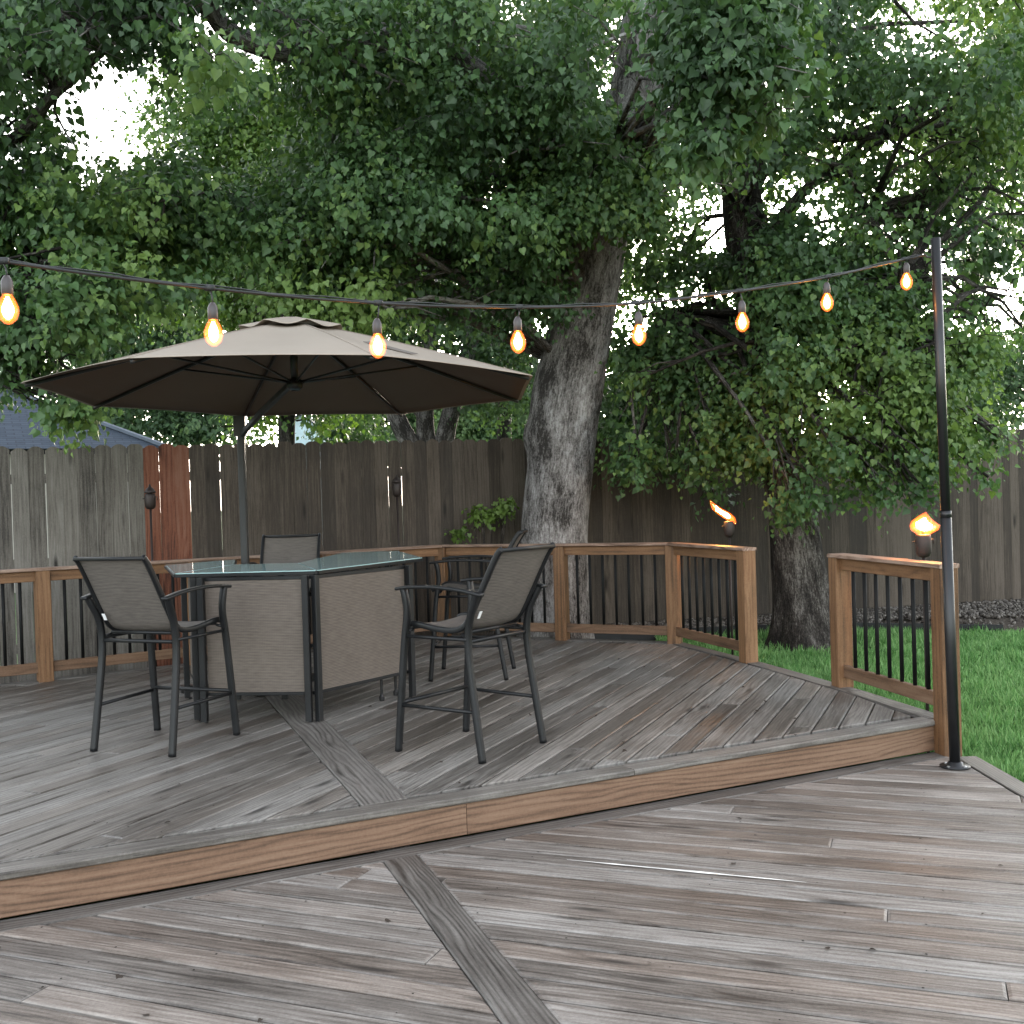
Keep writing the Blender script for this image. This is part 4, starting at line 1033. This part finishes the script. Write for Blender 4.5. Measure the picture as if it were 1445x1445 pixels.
# --- the second tree, right
B2 = at(1140, 915, 11.88); B2.z = -.08
ax2 = [B2, at(1133, 860, 11.88), at(1124, 780, 11.88), at(1114, 700, 11.9), at(1092, 580, 11.95), at(1066, 430, 12.), at(1049, 300, 12.), at(1044, 180, 12.), at(1052, 40, 12.), at(1060, -150, 12.), at(1065, -350, 12.)]
sec = empty('shade_tree', B2); tag(sec, 'dark trunked tree with low hanging leaves between the two railings', 'tree')
mb = MB(); trunk_mesh(mb, [p-B2 for p in ax2], [.36, .31, .27, .245, .235, .225, .21, .19, .16, .12, .08], 48, (), .06, 5., .35)
lim2 = [[at(1049, 300, 12.), at(1100, 205, 11.8), at(1180, 195, 11.5), at(1250, 190, 11.2)], [at(1060, 360, 12.), at(1160, 250, 11.6), at(1225, 300, 11.2), at(1270, 400, 10.9)], [at(1092, 580, 11.9), at(1180, 500, 11.2), at(1290, 480, 10.7)],
        [at(1044, 180, 12.), at(1150, 60, 11.), at(1200, -20, 10.)], [at(1080, 470, 12.), at(1010, 430, 12.2), at(940, 440, 12.4)]]
for i, l in enumerate(lim2): trunk_mesh(mb, [p-B2 for p in l], [(.09, .07, .06, .09, .05)[i]*(1-.65*k/(len(l)-1)) for k in range(len(l))], 12, (), .05, 8.+i)
bl2 = (region(1070, 400, 1340, 600, 10.4, 12., 62, (.3, .6), tone=.45)+region(1075, 560, 1330, 660, 10.3, 11.3, 32, (.25, .48), tone=.5)+region(1110, 640, 1320, 705, 10.4, 11.1, 11, (.15, .28), 22, tone=.55)
       +region(860, 480, 1090, 640, 11.6, 12.5, 52, (.3, .55), tone=.3)+region(870, 620, 1070, 705, 11.8, 12.5, 16, (.12, .26), 20, tone=.35)+region(880, 520, 1095, 690, 11.2, 11.75, 24, (.16, .34), 40, tone=.4)+region(1060, 660, 1350, 745, 10.4, 11.2, 9, (.08, .16), 60, tone=.5)+region(1330, 430, 1420, 680, 10.6, 11.4, 16, (.1, .22), 50, tone=.5)+region(840, 470, 900, 640, 11.7, 12.3, 8, (.12, .22), 40, tone=.3)+region(1330, 480, 1400, 640, 10.6, 11.6, 14, (.2, .4), tone=.5)
       +region(900, 60, 1445, 400, 10.5, 13.5, 100, (.3, .6), tone=.35)+region(1080, 130, 1445, 420, 11., 13., 84, (.25, .5), 24, tone=.45)+region(1320, 230, 1480, 480, 11., 13., 26, (.25, .5), 22, tone=.45)+region(1150, -60, 1480, 130, 9.5, 12., 34, tone=.35)+region(880, 330, 1100, 480, 11.8, 13.4, 26, tone=.35)+region(1120, 380, 1340, 440, 10.5, 12.5, 26, tone=.4))
branches(mb, bl2, ax2[4:]+[p for l in lim2 for p in l], B2, .42)
mb.build('trunk', M['bark2'], sec, True)
crown('crown', sec, bl2, .057, M['leaf'], 13, .36, RSK+SPK[-3:]+TRK1[1:])

# --- tree leaning in from the left
B3 = Vector((-7.3, 9.6, -.1)); lt = empty('leafy_tree', B3); tag(lt, 'leafy tree reaching in over the fence and roof at the left edge', 'tree')
ax3 = [B3, Vector((-7.2, 9.7, 1.5)), Vector((-7.0, 9.8, 3.)), Vector((-6.8, 9.9, 4.6)), Vector((-6.6, 9.9, 6.5)), Vector((-6.4, 9.9, 8.5))]
mb = MB(); trunk_mesh(mb, [p-B3 for p in ax3], [.3, .25, .23, .2, .16, .08], 28, (), .06, 12., .3)
lim3 = [[ax3[2], at(-40, 420, 9.7), at(60, 380, 9.4), at(180, 350, 9.2)], [ax3[3], at(-30, 220, 9.6), at(80, 130, 9.2), at(150, 70, 9.)], [ax3[3], at(20, 250, 10.), at(150, 290, 10.5), at(260, 300, 11.)]]
for i, l in enumerate(lim3): trunk_mesh(mb, [p-B3 for p in l], [.08*(1-.7*k/(len(l)-1)) for k in range(len(l))], 10, (), .05, 14.+i)
bl3 = (region(-60, 260, 270, 420, 8.6, 11., 58, (.3, .6), tone=.45)+region(-60, 390, 140, 470, 8.2, 10., 30, (.25, .45), tone=.6)+region(-60, 60, 110, 280, 8.4, 10.5, 40, (.25, .55), tone=.3)+region(-40, -40, 150, 90, 8.4, 10., 20, tone=.3)
       +region(62, 556, 128, 590, 8.6, 8.9, 9, (.1, .16), 90, tone=.6)+region(-40, 440, 100, 535, 8.6, 9.4, 16, (.14, .26), 60, tone=.55)+region(-20, 480, 70, 520, 8.6, 9.2, 6, (.12, .2), 22, tone=.55)+region(180, 250, 330, 330, 9.5, 11.5, 24, tone=.35))
branches(mb, bl3, [p for l in lim3 for p in l], B3, .5, .025)
mb.build('trunk', M['bark2'], lt, True)
crown('crown', lt, bl3, .057, M['leaf'], 14, .36, SKY)

# --- trees beyond the fence
def back_tree(name, label, px, py, Y, base_px, blobs, leaf, mat=None, tr=.16, forks=None, bark='bark2', gaps=(), thin=-.2):
    B = at(base_px, 650, Y); B.z = -.3; root = empty(name, B); tag(root, label, 'tree', 'trees beyond the fence')
    mb = MB(); top = at(px, py, Y)
    axp = [B, B.lerp(top, .4)+Vector((.1, 0, 0)), top]
    for fk in (forks or [axp]): trunk_mesh(mb, [p-B for p in fk], [tr, tr*.8, tr*.45][:len(fk)] if len(fk) <= 3 else [tr*(1-.6*k/(len(fk)-1)) for k in range(len(fk))], 16, (), .06, px*.01)
    branches(mb, blobs, [p for fk in (forks or [axp]) for p in fk[1:]], B, .35, .05, 1.)
    mb.build('trunk', M[bark], root, True)
    crown('crown', root, blobs, leaf, mat or M['leafd'], 12, .6, gaps, True, thin, .8)
rg = dict(r=(.7, 1.3), spr=22)
back_tree('oak_tree', 'dark bushy tree rising behind the house roof', 230, 300, 33., 250, region(90, 330, 340, 540, 31, 36, 60, (1.2, 2.2), 9, tone=.25)+region(130, 560, 340, 625, 31, 34, 26, (1., 1.6), 9, tone=.3), .16, gaps=SKY)
back_tree('oak_tree', 'yellow green tree standing beyond the fence, above the umbrella mast', 400, 150, 17., 385, region(270, 110, 480, 460, 16, 18.5, 84, **rg, tone=.7)+region(340, 560, 480, 610, 16, 18, 10, (.4, .7), 22, tone=.65), .09, M['leafb'], gaps=[(419, 612, 34, 44, 1.)])
fk = [[at(612, 660, 16.), at(600, 600, 16.), at(606, 470, 16.), at(620, 300, 16.)], [at(600, 660, 16.), at(560, 590, 16.), at(520, 480, 16.5), at(470, 380, 17.)], [at(622, 660, 16.), at(634, 590, 16.), at(668, 470, 16.5), at(700, 340, 17.)]]
back_tree('forked_tree', 'grey three stemmed tree seen over the fence, under the umbrella edge', 600, 480, 16., 610, region(480, 380, 760, 560, 15.5, 18, 30, **rg, tone=.25), .085, None, .17, fk, 'bark', SPK+[(560, 600, 60, 30, 1.), (640, 600, 40, 26, 1.)])
back_tree('pale_tree', 'hazy pale green tree far off between fork and trunk', 680, 540, 40., 690, region(500, 585, 760, 618, 38, 44, 26, (1.2, 2.2), 40, tone=.9)+region(640, 540, 760, 600, 38, 42, 14, (1.2, 2.), 36, tone=.85), .17, M['leafd'], .3, None, 'bark2', [(545, 592, 26, 14, .9), (650, 578, 10, 12, .9)])
back_tree('hedge_tree', 'low dark tree between the pale shed and the forked stems', 480, 570, 21., 480, region(462, 585, 530, 620, 20, 22, 10, (.35, .6), 26, tone=.4), .09)
back_tree('oak_tree', 'dark tree behind the privacy fence, right of the main trunk', 950, 520, 18., 960, region(850, 500, 1080, 660, 16.5, 19, 44, **rg, tone=.2), .09, gaps=RSK)
back_tree('oak_tree', 'dark tree low over the fence behind the light pole', 1385, 560, 19., 1400, region(1250, 500, 1480, 610, 17.5, 20, 26, (.5, .9), 24, tone=.2)+region(1400, 470, 1480, 570, 18, 20, 8, (.4, .7), 22, tone=.2), .09, gaps=RSK)
back_tree('oak_tree', 'tall thin leaved tree behind the fence at the far right', 1500, 150, 20., 1520, region(1340, 20, 1520, 330, 18, 21, 20, **rg, tone=.4), .10, gaps=RSK, thin=-.2)
back_tree('oak_tree', 'tall dark tree behind the main trunk, showing through its leaves', 700, 150, 20., 700, region(500, 60, 900, 420, 18, 22, 48, **rg, tone=.15), .11, gaps=SPK)

# --- sapling by the fence and a weedy vine
sp_ = at(688, 760, 12.05); sp_.z = .05
sap = empty('sapling', sp_); tag(sap, 'small bright green sapling against the fence left of the big trunk', 'sapling')
mb = MB(); sc_ = at(692, 728, 12.05)
for k in range(6):
    e = sc_+Vector((random.uniform(-.2, .2), random.uniform(-.08, .08), random.uniform(-.1, .14))); mb.tube([(random.uniform(-.03, .03), 0, -.1), (e-sp_)*.6+Vector((0, 0, .05)), e-sp_], [.008, .006, .003], 6)
mb.build('stem', M['bark2'], sap)
crown('foliage', sap, [(sc_+Vector((dx, 0, dz)), (.09, .08, .08), 10, 1.) for dx, dz in ((-.14, .02), (0, .02), (.13, .07), (.2, .1))]+[(at(650, 752, 12.1), (.1, .08, .08), 6, .4)], .044, M['leafb'], 12, .16, thin=-9)

# --- fallen leaves and grit on the boards
n = 90; X = rng.uniform(-2.5, 2.5, n); Y = rng.uniform(3.2, 10, n)
side = (X-S0.x)*snrm.x+(Y-S0.y)*snrm.y
z = np.where(side > .02, ZU+.006, .006); ok = (side > .02) | (side < -.06); ok &= (X < np.interp(Y, [3, 6.7, 10.6], [2.55, 2.5, 1.3]))
Pl = np.stack([X, Y, z], 1)[ok]; n = len(Pl); tip = np.stack([rng.normal(size=n), rng.normal(size=n), rng.normal(0, .15, n)], 1); nr = np.stack([rng.normal(0, .25, n), rng.normal(0, .25, n), np.ones(n)], 1)
tag(inst_mesh('leaf_litter', LEAF_V, LEAF_F, Pl, frames(tip, nr), rng.uniform(.008, .024, n), rng.random(n), simple('dead_leaf', (.035, .025, .018), .7, .3)), 'dark crumbs of dead leaf scattered over the deck boards', 'leaf litter', kind='stuff')

# ------------------------------------------------------------------ light, sky, camera
SUN_EL, SUN_AZ = math.radians(9), math.radians(8)
w = bpy.data.worlds.new('World'); scene.world = w; w.use_nodes = True
nt = w.node_tree; bg = nt.nodes['Background']; sky = nt.nodes.new('ShaderNodeTexSky'); sky.sky_type = 'NISHITA'; sky.sun_disc = False
sky.sun_elevation = SUN_EL; sky.sun_rotation = SUN_AZ; sky.air_density = 1.; sky.dust_density = 2.5; sky.ozone_density = 1.
hs_ = nt.nodes.new('ShaderNodeHueSaturation'); hs_.inputs['Saturation'].default_value = .35
nt.links.new(sky.outputs[0], hs_.inputs['Color']); nt.links.new(hs_.outputs[0], bg.inputs[0]); bg.inputs[1].default_value = .15
sl = bpy.data.lights.new('sun', 'SUN'); sl.energy = .5; sl.angle = math.radians(14); sl.color = (1., .86, .68)
so = bpy.data.objects.new('sun', sl); COL.objects.link(so)
sd_ = Vector((math.sin(SUN_AZ)*math.cos(SUN_EL), math.cos(SUN_AZ)*math.cos(SUN_EL), math.sin(SUN_EL)))
so.rotation_euler = (-sd_).to_track_quat('-Z', 'Y').to_euler()
cam = bpy.data.cameras.new('camera'); co = bpy.data.objects.new('camera', cam); COL.objects.link(co)
cam.sensor_width = 36; cam.lens = 36*F/1445; cam.clip_end = 2000; cam.clip_start = .05
co.matrix_world = Matrix.Translation((0, 0, EYE)) @ Matrix.Rotation(math.pi/2-PIT, 4, 'X') @ Matrix.Rotation(-ROL, 4, 'Z')
scene.camera = co
vs_ = scene.view_settings; vs_.view_transform = 'Standard'; vs_.look = 'None'; vs_.exposure = 3.2; vs_.gamma = 1; vs_.use_curve_mapping = False
scene.render.engine = 'CYCLES'; scene.cycles.use_denoising = True
scene.cycles.max_bounces = 8; scene.cycles.transparent_max_bounces = 8; scene.cycles.sample_clamp_indirect = 6
